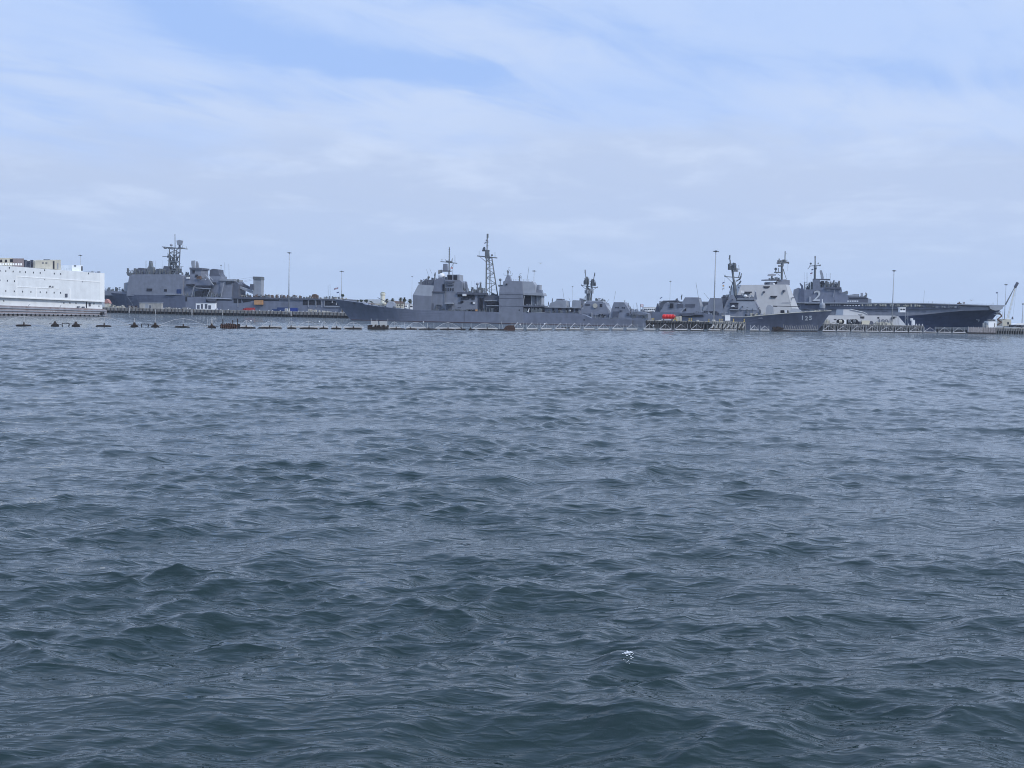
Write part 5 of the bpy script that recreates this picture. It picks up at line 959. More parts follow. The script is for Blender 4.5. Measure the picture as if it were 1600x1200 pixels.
lamp(125.6, 398.6, 640, 'lamp mast rising behind the white barge', w=2.8, r=.28); lamp(644, 432, 900, 'thin distant lamp mast just left of the cruiser superstructure', w=1.5, r=.22)
lamp(834.6, 423, 620, 'lamp mast behind the cruiser aft superstructure', w=3.3, r=.3); lamp(894.6, 447.4, 900, 'faint thin lamp mast left of the forked destroyer mast', w=1.3, r=.22)
lamp(1047.6, 439.2, 760, 'distant lamp mast above the numbered destroyer hangar', w=1.7, r=.24); lamp(1118.6, 392, 406, 'tallest pale lamp mast on the centre pier', w=4.4, r=.42)
lamp(1397, 422.6, 478, 'tall grey lamp mast on the right pier', w=3.3, r=.4); lamp(1572, 444.4, 560, 'slim lamp mast crossing the crane boom', w=2.6, r=.3); lamp(1598.4, 474.6, 545, 'lamp mast with stacked lamps at the right edge', w=1.8, r=.34)

# ------------------------------------------------------------------ flags, gulls
def flag(px, py, Y, w, h, m, label, m2=None, slope=-.3):
    a = at(px, py, Y); k = Y*K/F; root = thing('flag', label, 'flag', a); mb = MB(); n = 7; rings = []
    for i in range(n+1):
        u = i/n; x = -u*w*k; zz = slope*u*w*k; y = .25*math.sin(u*7)
        rings.append([(a.x+x, a.y+y, a.z+zz+h*k/2), (a.x+x, a.y+y, a.z+zz-h*k/2), (a.x+x, a.y+y+.04, a.z+zz-h*k/2), (a.x+x, a.y+y+.04, a.z+zz+h*k/2)])
    mb.loft(rings); mb.build('cloth', m, root)
    if m2: mb = MB(); mb.loft([[(p[0], p[1]-.03 if j < 2 else p[1]+.03, p[2]-(h*k*.3 if j in (0, 3) else -h*k*.3)) for j, p in enumerate(r)] for r in rings]); mb.build('stripe', m2, root)
flag(528.6, 450, 545, 6.6, 2.6, mat('faded_flag', (.35, .28, .33), .8, .3, scale=2), 'large faded striped flag above the landing ship stern', None); flag(529.6, 456.6, 545, 3.6, 1.6, BLUE, 'small dark blue flag below the large faded flag')
flag(1132, 441, 440, 3.4, 1.5, BLUE, 'top signal flag hanging left of the raked mast', None, -.5); flag(1131.6, 446.6, 440, 2.6, 2.2, YEL, 'yellow and red signal flag on the destroyer halyard', RED, -.1); flag(1131.6, 450.8, 440, 3.2, 1.4, NAVYD, 'lowest signal flag on the destroyer halyard', WHITE, -.3)
flag(1271, 421, 590, 3.0, 1.8, BLUE, 'upper dark signal flag on the assault ship mast', None, -.2); flag(1269.6, 426.4, 590, 3.4, 1.8, BLUE, 'lower blue signal flag on the assault ship mast', RED, -.3); flag(1005.6, 477.4, 470, 5.6, 3, RED, 'red and white flag over the small low warship', WHITE, -.02)
flag(1034.6, 464.4, 428, 3.4, 1.4, BLUE, 'dark flag on the numbered destroyer stern', None, -.6); flag(1558.8, 457.4, 552, 2.6, 1.8, BLUE, 'tiny blue flag on the assault ship bow staff', None, -.1); flag(707.6, 418.6, 462, 3.6, 2.2, RED, 'small red flag beside the cruiser foremast', WHITE, -.1)
def gull(px, py, Y, label):
    a = at(px, py, Y); root = thing('gull', label, 'bird', a, None); k = .45
    for s_ in (-1, 1):
        mb = MB(); mb.loft([[(a.x, a.y-.12, a.z), (a.x, a.y+.12, a.z), (a.x, a.y, a.z+.05)], [(a.x+s_*k, a.y-.12, a.z+.22), (a.x+s_*k, a.y+.14, a.z+.22), (a.x+s_*k, a.y, a.z+.25)], [(a.x+s_*k*2, a.y+.02, a.z+.05), (a.x+s_*k*2, a.y+.1, a.z+.05), (a.x+s_*k*2, a.y+.06, a.z+.07)]]); mb.build('wing', NAVYD, root)
    mb = MB(); mb.lathe(Vector(a)-Vector((.3, 0, 0)), [(.02, 0), (.09, .15), (.1, .35), (.05, .55), (.01, .62)], 8, Vector((1, .1, 0))); mb.build('body', WHITE, root)
gull(844.6, 411.4, 260, 'small gull gliding above the cruiser stern'); gull(1518, 469.4, 240, 'small gull flying over the assault ship bow')

# ------------------------------------------------------------------ background town, palms, tower, hills
LAND = mat('shore_ground', (.12, .11, .09), .95, .3, scale=.02)
mb = MB(); rng2 = random.Random(9)
a = [ground(x, Y, 3.4) for x, Y in ((-500, 800), (150, 800), (560, 770), (1010, 760), (1540, 700), (2300, 640), (2600, 2200), (-900, 2200))]
mb.loft([[Vector((p.x, p.y, z)) for p in a] for z in (-1.5, 3.4)]); o = mb.build('land', LAND); o['kind'] = 'structure'
def hills():
    rr = random.Random(4); N_ = 90; rows = []
    prof = lambda x, k: (8 + 3*math.sin(x*.006+1+k)+2*math.sin(x*.021+k*2)+1.2*math.sin(x*.05+k) + 15*math.exp(-((x-585)/70)**2)+8*math.exp(-((x-300)/160)**2))
    verts = []; nx = 240
    for j, (Y, hk) in enumerate(((5200, 0), (5600, .55), (6200, .9), (6800, 1.0), (7600, .8), (8600, 0))):
        for i in range(nx):
            px = -700+3000*i/(nx-1); p = ground(px, Y, 0); h = max(0, prof(px, j*.35))*hk*6800*K/F+rr.uniform(-4, 4)*hk
            verts.append((p.x, p.y, h if hk else -3))
    fs = [[j*nx+i, j*nx+i+1, (j+1)*nx+i+1, (j+1)*nx+i] for j in range(5) for i in range(nx-1)]
    mb = MB(); mb.add(verts, fs); o = mb.build('hills', mat('dry_hills', (.20, .19, .16), .95, .2, scale=.002)); o['kind'] = 'structure'
hills()
def palm(px, y_top, y_bot, rpx, Y, label, seed):
    rr = random.Random(seed); top = at(px, y_top+rpx, Y); root = thing('palm_tree', label, 'palm tree', (top.x, top.y, 3.4)); k = Y*K/F; R = rpx*k
    mb = MB(); mb.tube([(top.x+.3, top.y, 3.2), (top.x, top.y, (3.4+top.z)/2), tuple(top)], .42, 7, .28); mb.build('trunk', mat('palm_bark', (.16, .12, .09), .95, .3), root)
    mb = MB()
    for i in range(46):
        az = rr.uniform(0, 6.28); el = rr.uniform(-1.0, 1.3); L_ = R*rr.uniform(.8, 1.15); d = Vector((math.cos(az)*math.cos(el), math.sin(az)*math.cos(el), math.sin(el))); s_ = Vector((-math.sin(az), math.cos(az), 0))
        pts = [top+d*L_*u-Vector((0, 0, 1))*L_*.45*u*u for u in (0, .35, .7, 1)]
        mb.loft([[p-s_*w, p+s_*w, p+Vector((0, 0, .06))] for p, w in zip(pts, (.12, .55, .5, .08))])
    mb.build('crown', mat('palm_fronds', (.055, .06, .035), .8, .4, scale=.5), root)
    mb = MB(); mb.lathe(top-Vector((0, 0, R*1.1)), [(.35, 0), (R*.35, R*.3), (R*.3, R*.9), (.1, R*1.1)], 9); mb.build('dead_fronds', mat('dead_fronds', (.17, .12, .07), .95, .4, scale=1), root)
for i, (x, yt, r, Y, lb) in enumerate(((604.4, 464.4, 4.6, 800, 'short bushy palm beside the cream water tower'), (613.6, 463.8, 3.8, 820, 'small palm right of the cream water tower'), (626, 462.6, 4.0, 790, 'slender palm, leftmost of the three tall palms by the cruiser'), (632, 462.6, 4.4, 785, 'fuller palm in the middle of the three tall palms by the cruiser'), (640.6, 464.2, 4.8, 780, 'large palm touching the cruiser superstructure'))): palm(x, yt, 480, r, Y, lb, 300+i)
def tree(px, y_top, rpx, Y, label, seed, m):
    rr = random.Random(seed); k = Y*K/F; c = at(px, y_top+rpx, Y); root = thing('tree', label, 'tree', (c.x, c.y, 3.4)); R = rpx*k
    mb = MB(); mb.tube([(c.x, c.y, 3.2), (c.x, c.y, c.z)], .5, 6, .25)
    for i in range(4): a = rr.uniform(0, 6.28); mb.tube([(c.x, c.y, c.z-R*.4), (c.x+math.cos(a)*R*.7, c.y+math.sin(a)*R*.7, c.z+R*.3)], .16, 5, .06)
    mb.build('trunk', mat('bark', (.1, .08, .06), .95, .3), root)
    mb = MB(); cl = [(Vector((rr.gauss(0, .5), rr.gauss(0, .5), rr.gauss(0, .35)))*R, rr.uniform(.3, .55)*R) for _ in range(9)]
    for i in range(420):
        o_, r_ = rr.choice(cl); d = Vector((rr.gauss(0, 1), rr.gauss(0, 1), rr.gauss(0, 1))).normalized(); p = c+o_+d*r_*rr.uniform(.6, 1); u = Vector((rr.gauss(0, 1), rr.gauss(0, 1), rr.gauss(0, 1))).normalized()*.45; v = u.cross(d).normalized()*.35
        mb.add([p-u, p+v, p+u, p-v], [[0, 1, 2, 3]])
    mb.build('crown', m, root)
FOL = mat('foliage', (.05, .065, .035), .8, .4, scale=.4)
for i, (x, yt, r, Y, lb) in enumerate(((558.6, 467.6, 2.0, 900, 'small round tree, leftmost of three beyond the cruiser bow'), (565, 467, 2.6, 880, 'wider round tree, middle of three beyond the cruiser bow'), (572, 467, 3.0, 860, 'darkest round tree, rightmost of three beyond the cruiser bow'), (580, 469.6, 1.6, 900, 'low bush between the three trees and the water tower'), (535.6, 459, 2.4, 640, 'tiny round tree top above the landing ship stern'))): tree(x, yt, r, Y, lb, 330+i, FOL)
def water_tower():
    Y = 830; c = at(598, 473, Y); k = Y*K/F; root = thing('water_tower', 'cream tower with flat ringed top beyond the cruiser foredeck', 'tower', (c.x, c.y, 3.4)); cm = mat('cream_tower', (.66, .64, .52), .7, .06)
    z = lambda y: at(598, y, Y).z
    mb = MB(); mb.lathe((c.x, c.y, 3.0), [(3.6*k, 0), (3.4*k, z(462)-3), (3.9*k, z(461)-3), (4.2*k, z(459.4)-3), (3.9*k, z(458.4)-3)], 20); mb.build('shaft', cm, root)
    mb = MB(); mb.lathe((c.x, c.y, z(458.4)), [(3.4*k, 0), (3.2*k, 1.6*k), (1.0*k, 2.2*k)], 18); mb.build('roof', mat('sage_roof', (.33, .35, .27), .8, .1), root)
    mb = MB()
    for i in range(14): a = i*.449; mb.tube([(c.x+math.cos(a)*4*k, c.y+math.sin(a)*4*k, z(459.4)), (c.x+math.cos(a)*4*k, c.y+math.sin(a)*4*k, z(457.6))], .12, 4)
    mb.build('railing', STEEL, root); mb = MB(); mb.ball((c.x+3*k, c.y-6, z(474)), 4*k, 16, .8); mb.build('side_dome', cm, root)
water_tower()
def house(x0, y0, x1, Y, label, mw, mr_, d=14, roof='flat', wins=4, name='building'):
    a = at(x0, y0, Y); b = at(x1, y0+(x1-x0)*ROLL, Y); root = thing(name, label, 'building', ((a.x+b.x)/2, a.y, 3.4)); L_ = b.x-a.x; zt = a.z
    def bx(nm, m, xa, xb, ya, yb, za, zb): mb = MB(); mb.loft([[(xa, ya, z), (xb, ya, z), (xb, yb, z), (xa, yb, z)] for z in (za, zb)]); return mb.build(nm, m, root)
    bx('wall', mw, a.x, b.x, a.y, a.y+d, 3.2, zt)
    if roof == 'flat': bx('roof', mr_, a.x-.4, b.x+.4, a.y-.4, a.y+d+.4, zt, zt+.5)
    else: mb = MB(); mb.loft([[(x, a.y-.5, zt), (x, a.y+d+.5, zt), (x, a.y+d/2, zt+2.6)] for x in (a.x-.5, b.x+.5)]); mb.build('roof', mr_, root)
    for i in range(wins): xx = a.x+L_*(i+.5)/wins; bx('window', GLASS, xx-.7, xx+.7, a.y-.08, a.y+.1, zt-2.6, zt-1.2)
house(631, 475.6, 636, 812, 'bright white low building between the tall palms', BARGEW, WHITE, wins=2); house(640.6, 476, 644.6, 806, 'bright white low building against the cruiser superstructure', BARGEW, WHITE, wins=2); house(616, 474, 630, 840, 'tan long building behind the slender palm', BEIGE, BROWN, roof='g')
house(586, 474.6, 596, 880, 'beige low warehouse left of the cream tower', BEIGE, CONCL, wins=3); house(565, 473.6, 583, 950, 'pale pink low warehouse behind the cruiser bow', mat('pink_wall', (.5, .38, .33), .8, .1), CONCL, wins=5); house(1006, 480.4, 1024, 760, 'long white flat roofed hall behind the small low warship', BARGEW, WHITE, wins=6); house(1025.6, 480.6, 1042, 760, 'white flat roofed hall behind the destroyer flight deck', BARGEW, WHITE, wins=5)
house(604, 477, 613, 845, 'grey shed below the short bushy palm', NAVYL, CONCL, wins=3); house(545, 472, 556, 1000, 'faint grey warehouse above the cruiser bow tip', CONC, CONCL, wins=3)
# ------------------------------------------------------------------ floating security barrier
WPOST = mat('galvanised_white', (.46, .47, .48), .45, .08)
NET = mat('net_wire', (.42, .44, .46), .6, .05)
FLT = mat('weedy_black_float', (.022, .02, .022), .85, .4, scale=2)
WOOD = mat('rusty_brown_timber', (.042, .033, .03), .9, .4, scale=1.5)
def BY(x):   # distance of the barrier line (before the K factor) by photo column
    pts = [(-60, 158), (0, 163), (200, 179), (360, 188), (560, 209), (800, 243), (1010, 308), (1160, 346), (1300, 396), (1440, 446), (1560, 474), (1700, 500)]
    for (a, b), (c, d) in zip(pts[:-1], pts[1:]):
        if x <= c: return b+(d-b)*(x-a)/(c-a)
    return pts[-1][1]
def bp(x, z=0.0, dn=0.0):
    q = ground(x, BY(x), z); q.y += dn; q.z = z; return q
def mpx(x): return BY(x)*K/F
def float_mesh(mb, x0, x1, r=.42, top=.35):
    a, b = bp(x0), bp(x1); u = (b-a).normalized(); L_ = (b-a).length
    mb.loft([[a+u*s*L_+Vector((0, -r*w, z)) if k == 0 else a+u*s*L_+Vector((0, r*w, z)) for k, z in ((0, -.3), (0, top*h), (1, top*h), (1, -.3))] for s, w, h in ((0, .5, .25), (.08, .9, .8), (.25, 1, 1), (.75, 1, 1), (.93, .9, .75), (1, .5, .2))])
def net(mb, xa, xb, f_top, z0=.25, n=14, rows=5):
    for i in range(n+1):
        x = xa+(xb-xa)*i/n; z = f_top(i/n)
        if z > z0+.1: mb.tube([bp(x, z0), bp(x, z)], .012, 3)
    for j in range(1, rows+1):
        pts = [bp(xa+(xb-xa)*i/8, z0+(f_top(i/8)-z0)*j/rows) for i in range(9)]; mb.tube(pts, .012, 3)
def module(label, xc, half, floats, apex=2.15, posts=(), boom=False, group='floating security barrier modules', dark=False):
    """one barrier unit: floats, posts, sloping cable frame and net"""
    c = bp(xc); root = thing('barrier_float', label, 'barrier', c, group)
    for x0, x1 in floats: mb = MB(); float_mesh(mb, x0, x1, top=.42); mb.build('float', FLT, root)
    for x0, x1 in floats:
        mb = MB(); x = (x0+x1)/2+rr.uniform(-2, 2); mb.loft([[bp(x-w, z, -.25), bp(x+w, z, -.25), bp(x+w, z, .25), bp(x-w, z, .25)] for w, z in ((1.3, .3), (.7, .55), (.3, .95))]); mb.build('pedestal', WOOD, root)
    P_ = [(xc, apex)]+list(posts)
    for x, z in P_: mb = MB(); mb.tube([bp(x, .3), bp(x, z)], .055, 6); mb.build('post', WPOST, root)
    mb = MB(); mb.tube([bp(xc-half, .5), bp(xc-half*.35, apex*.86), bp(xc, apex), bp(xc+half*.35, apex*.86), bp(xc+half, .5)], .045, 5); mb.build('brace', WPOST, root)
    mb = MB(); mb.tube([bp(xc-half, .42), bp(xc+half, .42)], .11 if boom else .05, 6)
    if boom: mb.tube([bp(xc-half*.9, .62), bp(xc+half*.9, .62)], .1, 5)
    mb.build('boom', WPOST if boom or not dark else NET, root)
    mb = MB(); net(mb, xc-half*.96, xc+half*.96, lambda u: .5+(apex-.55)*(1-abs(2*u-1))); mb.build('net', NET, root)
    return root
NEAR = 'in front of the white barge'
def pname(x):
    for lim, s in ((165, 'white barge'), (300, 'left pier'), (470, 'left pier lamp'), (545, 'landing ship stern'), (650, 'cruiser bow'), (720, 'cruiser front house'), (785, 'cruiser lattice mast'), (850, 'cruiser aft house'), (930, 'cruiser quarterdeck'), (1010, 'cruiser stern'), (1110, 'dark centre pier'), (1170, 'pale pier end'), (1290, 'destroyer bow number'), (1400, 'right pier'), (1450, 'right pier end'), (1600, 'assault ship bow')):
        if x < lim: return s
    return 'quay'
ORD = ['first', 'second', 'third', 'fourth', 'fifth', 'sixth', 'seventh', 'eighth', 'ninth', 'tenth']
cnt = {}
def lab(kind, x):
    s = pname(x); cnt[(kind, s)] = cnt.get((kind, s), 0)+1; return '%s, %s before the %s' % (kind, ORD[cnt[(kind, s)]-1], s)
# widely spaced dark floats at the left
for i, xc in enumerate((-36, 39, 164, 287)):
    module(lab('wide dark barrier float with netting', xc), xc-1, 39, [(xc-14, xc+9.5)], 2.2, dark=True)
for i, (x, w) in enumerate(((86, 6), (118.5, 6), (210, 5.8), (242.5, 6), (331, 6.4))):
    c = bp(x); root = thing('buoy_float', lab('small dark float with one post', x), 'float', c, 'small barrier floats')
    mb = MB(); float_mesh(mb, x-w, x+w, top=.5); mb.build('float', FLT, root); mb = MB(); mb.loft([[bp(x-k, z, -.3), bp(x+k, z, -.3), bp(x+k, z, .3), bp(x-k, z, .3)] for k, z in ((2.6, .4), (1.6, .8), (.5, 1.15))]); mb.build('pedestal', WOOD, root)
    mb = MB(); mb.tube([bp(x, 1.0), bp(x, 2.15)], .06, 6); mb.build('post', WPOST, root); mb = MB(); mb.tube([bp(x-9, .62), bp(x+9, .5)], .06, 5); mb.build('spar', WOOD, root)
for x in (102.5, 226.4):
    root = thing('chain_link', lab('pair of curved dark chain brackets', x), 'chain', bp(x), 'chain brackets of the barrier')
    mb = MB(); mb.tube([bp(x-5.6, .75), bp(x+5.6, .75)], .1, 5); mb.build('bar', FLT, root)
    for k in (-1, 1): mb = MB(); mb.tube([bp(x+k*5.4, .75), bp(x+k*5.6, .3), bp(x+k*3, -.2)], .11, 5); mb.build('bracket', FLT, root)
# rusty ribbed camel raft
def raft():
    x0, x1 = 346, 373; root = thing('timber_raft', 'rusty brown ribbed timber raft with tall corner posts in the barrier line', 'raft', bp(359))
    mb = MB(); a, b = bp(x0), bp(x1); mb.loft([[a+Vector((0, -1.2, -.4)), a+Vector((0, -1.2, .5)), a+Vector((0, 1.2, .5)), a+Vector((0, 1.2, -.4))], [b+Vector((0, -1.2, -.4)), b+Vector((0, -1.2, .55)), b+Vector((0, 1.2, .55)), b+Vector((0, 1.2, -.4))]]); mb.build('hull', FLT, root)
    for i in range(9): x = x0+1.5+i*2.9; mb = MB(); mb.tube([bp(x+1.0, -.2, -1.35), bp(x, .8+.5*math.sin((i+1)/3), -1.35)], .16, 6); mb.build('rib', mat('rusty_pipe', (.095, .058, .048), .8, .3, scale=2), root)
    for x, z in ((x0+2.6, 2.2), (x0+18, 2.0), (x1-1.4, 2.4)): mb = MB(); mb.tube([bp(x, .3), bp(x-.5, z)], .12, 6); mb.build('post', WOOD, root)
    mb = MB(); 
    for i in range(26): x = rr.uniform(x0+1, x1-1); p = bp(x, .6+rr.uniform(0, .3), rr.uniform(-.9, .9)); mb.box(p, rr.uniform(.3, .8), rr.uniform(.2, .6), rr.uniform(.2, .6))
    mb.build('debris', WOOD, root)
raft()
module('narrow tall white framed barrier unit just left of the timber raft', 331, 1.6, [], 2.3, posts=((328, 2.2), (324, 2.1)))
# close coupled modules to the cruiser
for xc, h, fl, kind in ((385, 10, [(374, 400)], 'barrier unit with steep white triangle'), (424, 17, [(402, 441), ], 'barrier unit with long black float'), (456, 8, [(449, 463)], 'short barrier unit with black float'), (482, 19, [(468, 497)], 'barrier unit with low wide triangle'), (506.5, 6.5, [(499, 513)], 'short barrier unit with black float'), (526, 8, [(517, 533)], 'short barrier unit with black float'), (552, 16, [(538, 566)], 'barrier unit with low wide triangle')):
    module(lab(kind, xc), xc, h, fl, 2.0, boom=True)
def work_raft():
    root = thing('work_raft', 'weedy dark raft carrying grey net panels below the cruiser bow', 'raft', bp(592)); mb = MB(); float_mesh(mb, 574, 608, .9, .7); mb.build('float', FLT, root)
    for xa, xb in ((581, 591), (593.6, 605)): mb = MB(); mb.loft([[bp(xa, .8), bp(xb, .8), bp(xb, .8, .08), bp(xa, .8, .08)], [bp(xa-1, 2.3), bp(xb-.6, 2.3), bp(xb-.6, 2.3, .08), bp(xa-1, 2.3, .08)]]); mb.build('panel', mat('grey_net_panel', (.33, .35, .37), .8, .1), root)
    for x in (580, 589, 606): mb = MB(); mb.tube([bp(x, .6), bp(x, 3.0)], .07, 5); mb.build('post', WPOST, root)
    mb = MB()
    for i in range(34): x = rr.uniform(575, 607); mb.box(bp(x, .7+rr.uniform(0, .4), rr.uniform(-.8, .8)), rr.uniform(.2, .7), .3, rr.uniform(.2, .7))
    mb.build('weed_and_gear', WOOD, root)
work_raft()
for i, xc in enumerate((616, 650, 700, 758)):
    h = (10, 16, 20, 20)[i]; module(lab('barrier unit with wide white triangle', xc), xc, h, [[(608, 634)], [(634, 652), (654, 684)], [(687, 711), (712, 728)], [(732, 742), (745, 776)]][i], 2.2, posts=[(xc-h-2, 2.0), (xc+h+2, 2.0)], boom=True)
for x, y, Y, lb in ((392, 501.5, 189, 'white marker buoy on the barrier net right of the timber raft'), (499, 502.6, 200, 'round white marker buoy on the barrier below the landing ship stern'), (661.6, 503.6, 221, 'round white marker buoy on the barrier below the cruiser superstructure'), (812.6, 507, 246, 'white marker buoy just right of the brown timber mound'), (850.6, 506.6, 256, 'white marker buoy below the cruiser flight deck'), (1021, 508.6, 312, 'white marker buoy at the left end of the dark centre pier')):
    a = at(x, y, Y); root = thing('marker_buoy', lb, 'buoy', (a.x, a.y, a.z)); mb = MB(); mb.ball(a, 1.9*Y*K/F*.62, 14, 1.1 if i else 1); mb.build('ball', WHITE, root, smooth=True); mb = MB(); mb.tube([a, (a.x, a.y, .3)], .04, 5); mb.build('stem', STEEL, root)
def mound():
    root = thing('timber_mound', 'rusty brown domed timber cover on the barrier left of the dense white frames', 'float', bp(797)); mb = MB(); a, b = bp(787), bp(805); L_ = (b-a)
    mb.loft([[a+L_*s+Vector((0, -1.3*w, -.2)), a+L_*s+Vector((0, -1.1*w, 1.5*h)), a+L_*s+Vector((0, 0, 1.75*h)), a+L_*s+Vector((0, 1.1*w, 1.5*h)), a+L_*s+Vector((0, 1.3*w, -.2))] for s, w, h in ((0, .5, .25), (.15, .9, .75), (.35, 1, .95), (.7, 1, 1), (.9, .95, .95), (1, .9, .3))]); mb.build('cover', mat('red_brown_boards', (.045, .029, .026), .9, .4, scale=2, bands=1.5), root)
    mb = MB(); mb.tube([bp(786, .5), bp(783, 2.8)], .09, 5, .05); mb.build('post', WPOST, root); mb = MB(); float_mesh(mb, 774, 803, .5, .35); mb.build('float', FLT, root); mb = MB(); mb.tube([bp(792, .1, -1.5), bp(804, .1, -1.5)], .07, 5); mb.build('orange_fender', RUST, root)
mound()
def dense(xs, half, apex, kind, right_only=False):
    for xc in xs:
        c = bp(xc); root = thing('barrier_float', lab(kind, xc), 'barrier', c, 'floating security barrier modules')
        mb = MB(); float_mesh(mb, xc-half, xc+half, .5, .3); mb.build('float', FLT, root)
        mb = MB(); mb.loft([[bp(xc-half*.75, z, -.5), bp(xc+half*.75, z, -.5), bp(xc+half*.75, z, .5), bp(xc-half*.75, z, .5)] for z in (.32, .75)]); mb.build('pontoon', WPOST, root)
        for k in (-.85, .0, .85): mb = MB(); mb.tube([bp(xc+half*k, .3), bp(xc+half*k, apex)], .05, 5); mb.build('post', WPOST, root)
        mb = MB(); mb.tube([bp(xc-half*.8, .6), bp(xc, apex)], .08, 5); mb.build('brace', WPOST, root); mb = MB(); mb.tube([bp(xc, apex), bp(xc+half*.8, .6)], .05, 5); mb.build('brace', NET, root)
        mb = MB(); net(mb, xc-half, xc+half, lambda u: apex*.95, n=12); mb.build('net', NET, root)
        if rr.random() < .5: mb = MB(); [mb.box(bp(xc+rr.uniform(-half, half), .9, rr.uniform(-.4, .4)), .4, .4, rr.uniform(.3, .7)) for _ in range(5)]; mb.build('weed_and_gear', WOOD, root)
dense([809+22.3*i for i in range(9)], 10.6, 2.5, 'short white barrier frame with slanting brace')
dense([1015+24.6*i for i in range(4)], 11.8, 2.7, 'short white barrier frame with arched brace')
dense([1116+25*i for i in range(2)], 11.8, 2.6, 'low pale barrier unit against the piles')
def span(x0, x1, label, apex=2.7, tri=1):
    xc = (x0+x1)/2; c = bp(xc); root = thing('barrier_float', label, 'barrier', c, 'floating security barrier modules'); mb = MB(); float_mesh(mb, x0, x1, .55, .4); mb.build('float', FLT, root); apex *= rr.uniform(.88, 1.05)
    mb = MB(); mb.loft([[bp(x0+1, z, -.5), bp(x1-1, z, -.5), bp(x1-1, z, .5), bp(x0+1, z, .5)] for z in (.45, .85)]); mb.build('pontoon', WPOST, root)
    for k in (.1, .5, .9): mb = MB(); x = x0+(x1-x0)*k; mb.tube([bp(x, .5), bp(x, apex*1.05)], .08, 5); mb.build('post', WPOST, root)
    mb = MB(); mb.tube([bp(x0+2, .9), bp(xc, apex)], .10, 5); mb.build('brace', WPOST, root); mb = MB(); mb.tube([bp(xc, apex), bp(x1-2, .9)], .08, 5); mb.build('brace', WPOST, root)
    mb = MB(); net(mb, x0+1, x1-1, lambda u: apex*.9, n=12, z0=.5); mb.build('net', NET, root)
span(1171, 1186, lab('pale barrier frame with shallow triangle', 1178)); span(1187, 1203, lab('pale barrier frame with shallow triangle', 1190))
def brown2():
    root = thing('timber_mound', 'low brown rusted raft in the barrier below the numbered destroyer bow', 'float', bp(1214)); mb = MB(); float_mesh(mb, 1204, 1236, .8, .8); mb.build('float', FLT, root)
    mb = MB(); [mb.box(bp(rr.uniform(1208, 1222), rr.uniform(.9, 2.0), rr.uniform(-.8, .8)), rr.uniform(.6, 1.8), .8, rr.uniform(.5, 1.4)) for _ in range(22)]; mb.build('scrap', WOOD, root)
brown2()
def slats():
    for i, x in enumerate((1229, 1243, 1257, 1271)):
        root = thing('fender_frame', lab('row of leaning pale fender slats', x), 'fender', bp(x), 'leaning slat frames'); mb = MB(); float_mesh(mb, x-7, x+7, .6, .4); mb.build('float', FLT, root)
        for j in range(5): mb = MB(); xx = x-6+j*2.8; mb.tube([bp(xx, .6), bp(xx+2.0+rr.uniform(-.5, .5), 3.2+rr.uniform(-.4, .5))], .13, 5); mb.build('slat', CONC, root)
        mb = MB(); mb.tube([bp(x-7, 1.0), bp(x+7, 1.0)], .12, 5); mb.build('rail', CONC, root)
slats()
for i in range(10):
    x0 = 1284+i*22.6
    span(x0, x0+22, lab('white barrier frame with shallow triangle', x0+11), 3.4)
def end_raft():
    root = thing('end_raft', 'grey screened raft ending the barrier below the assault ship bow', 'raft', bp(1534)); mb = MB(); float_mesh(mb, 1511, 1557, .9, .9); mb.build('float', FLT, root); mb = MB(); mb.loft([[bp(1513, z), bp(1556, z), bp(1556, z, 2), bp(1513, z, 2)] for z in (.9, 3.9)]); mb.build('screen', mat('mesh_screen_grey', (.22, .21, .22), .85, .3, scale=.8), root)
    for i in range(12): x = 1513+i*3.9; mb = MB(); mb.tube([bp(x, .9, -.15), bp(x, 4.3, -.15)], .12, 5); mb.build('post', WPOST if i < 6 else CONC, root)
end_raft()
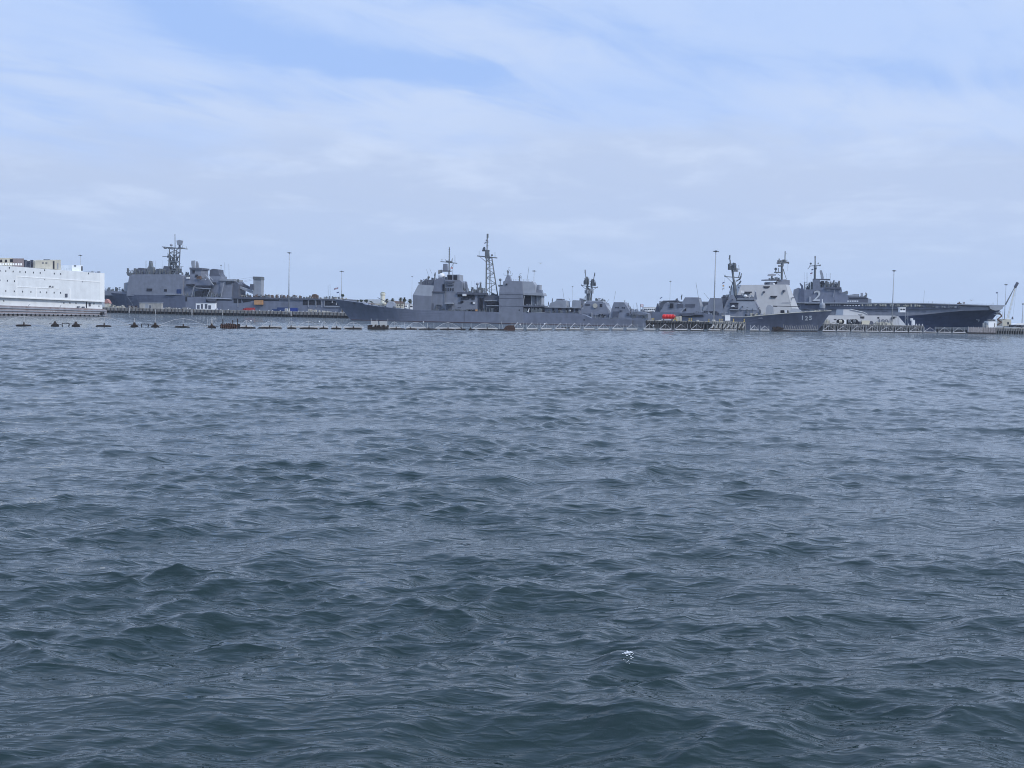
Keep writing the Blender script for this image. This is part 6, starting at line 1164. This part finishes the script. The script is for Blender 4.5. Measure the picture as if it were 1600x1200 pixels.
# ------------------------------------------------------------------ sea haze
def haze():
    mb = MB(); X0, X1, Y0, Y1, Z0, Z1 = -9000, 9000, -300, 13500, -4.5, 520
    mb.loft([[(X0, Y0, z), (X1, Y0, z), (X1, Y1, z), (X0, Y1, z)] for z in (Z0, Z1)])
    M = bpy.data.materials.new('haze_air'); M.use_nodes = True; N = M.node_tree.nodes; N.remove(N['Principled BSDF'])
    v = N.new('ShaderNodeVolumePrincipled'); v.inputs['Color'].default_value = (.86, .92, 1, 1); v.inputs['Density'].default_value = 6e-5; v.inputs['Anisotropy'].default_value = .2
    M.node_tree.links.new(v.outputs[0], N['Material Output'].inputs['Volume'])
    o = mb.build('haze', M); o['kind'] = 'stuff'
haze()
foam()
# ------------------------------------------------------------------ openings and fittings become sub-parts of the part that carries them
SUBS = {'window', 'recess_shade', 'door', 'porthole', 'slot', 'hatch', 'louvre', 'roof_fan', 'exhaust_opening', 'intake_grille', 'window_band', 'bridge_windows', 'phased_array', 'overboard_port', 'bollard_port', 'port_hole', 'side_opening', 'opening', 'deck_seam', 'grille', 'door_end', 'vent_grille', 'skirting_panel', 'vertical_trim', 'belt_trim', 'barge_number', 'island_number', 'bow_number', 'hull_number', 'faded_letter', 'cab_window', 'windscreen', 'stack_vent', 'passage', 'panel'}
def nest():
    def bb(o):
        vs = np.empty(len(o.data.vertices)*3, np.float32); o.data.vertices.foreach_get('co', vs); vs = vs.reshape(-1, 3); return vs.min(0), vs.max(0)
    kids = {}
    for o in COL.objects:
        if o.parent and o.type == 'MESH' and o.parent.type == 'EMPTY': kids.setdefault(o.parent, []).append(o)
    for r, ks in kids.items():
        base = lambda o: o.name.split('.')[0]
        hosts = [(o, *bb(o)) for o in ks if base(o) not in SUBS and len(o.data.polygons) < 400 and base(o) not in ('railing', 'kerb')]
        for o in ks:
            if base(o) not in SUBS: continue
            lo, hi = bb(o); c = (lo+hi)/2; size = hi-lo; best = None
            for h, a, b in hosts:
                if np.all(c > a-1.6) and np.all(c < b+1.6) and np.prod(b-a+.1) > 2*np.prod(size+.1):
                    v = np.prod(b-a+.5)
                    if best is None or v < best[0]: best = (v, h)
            if best: o.parent = best[1]
nest()
for o in COL.objects:
    if '_o' in o: del o['_o']
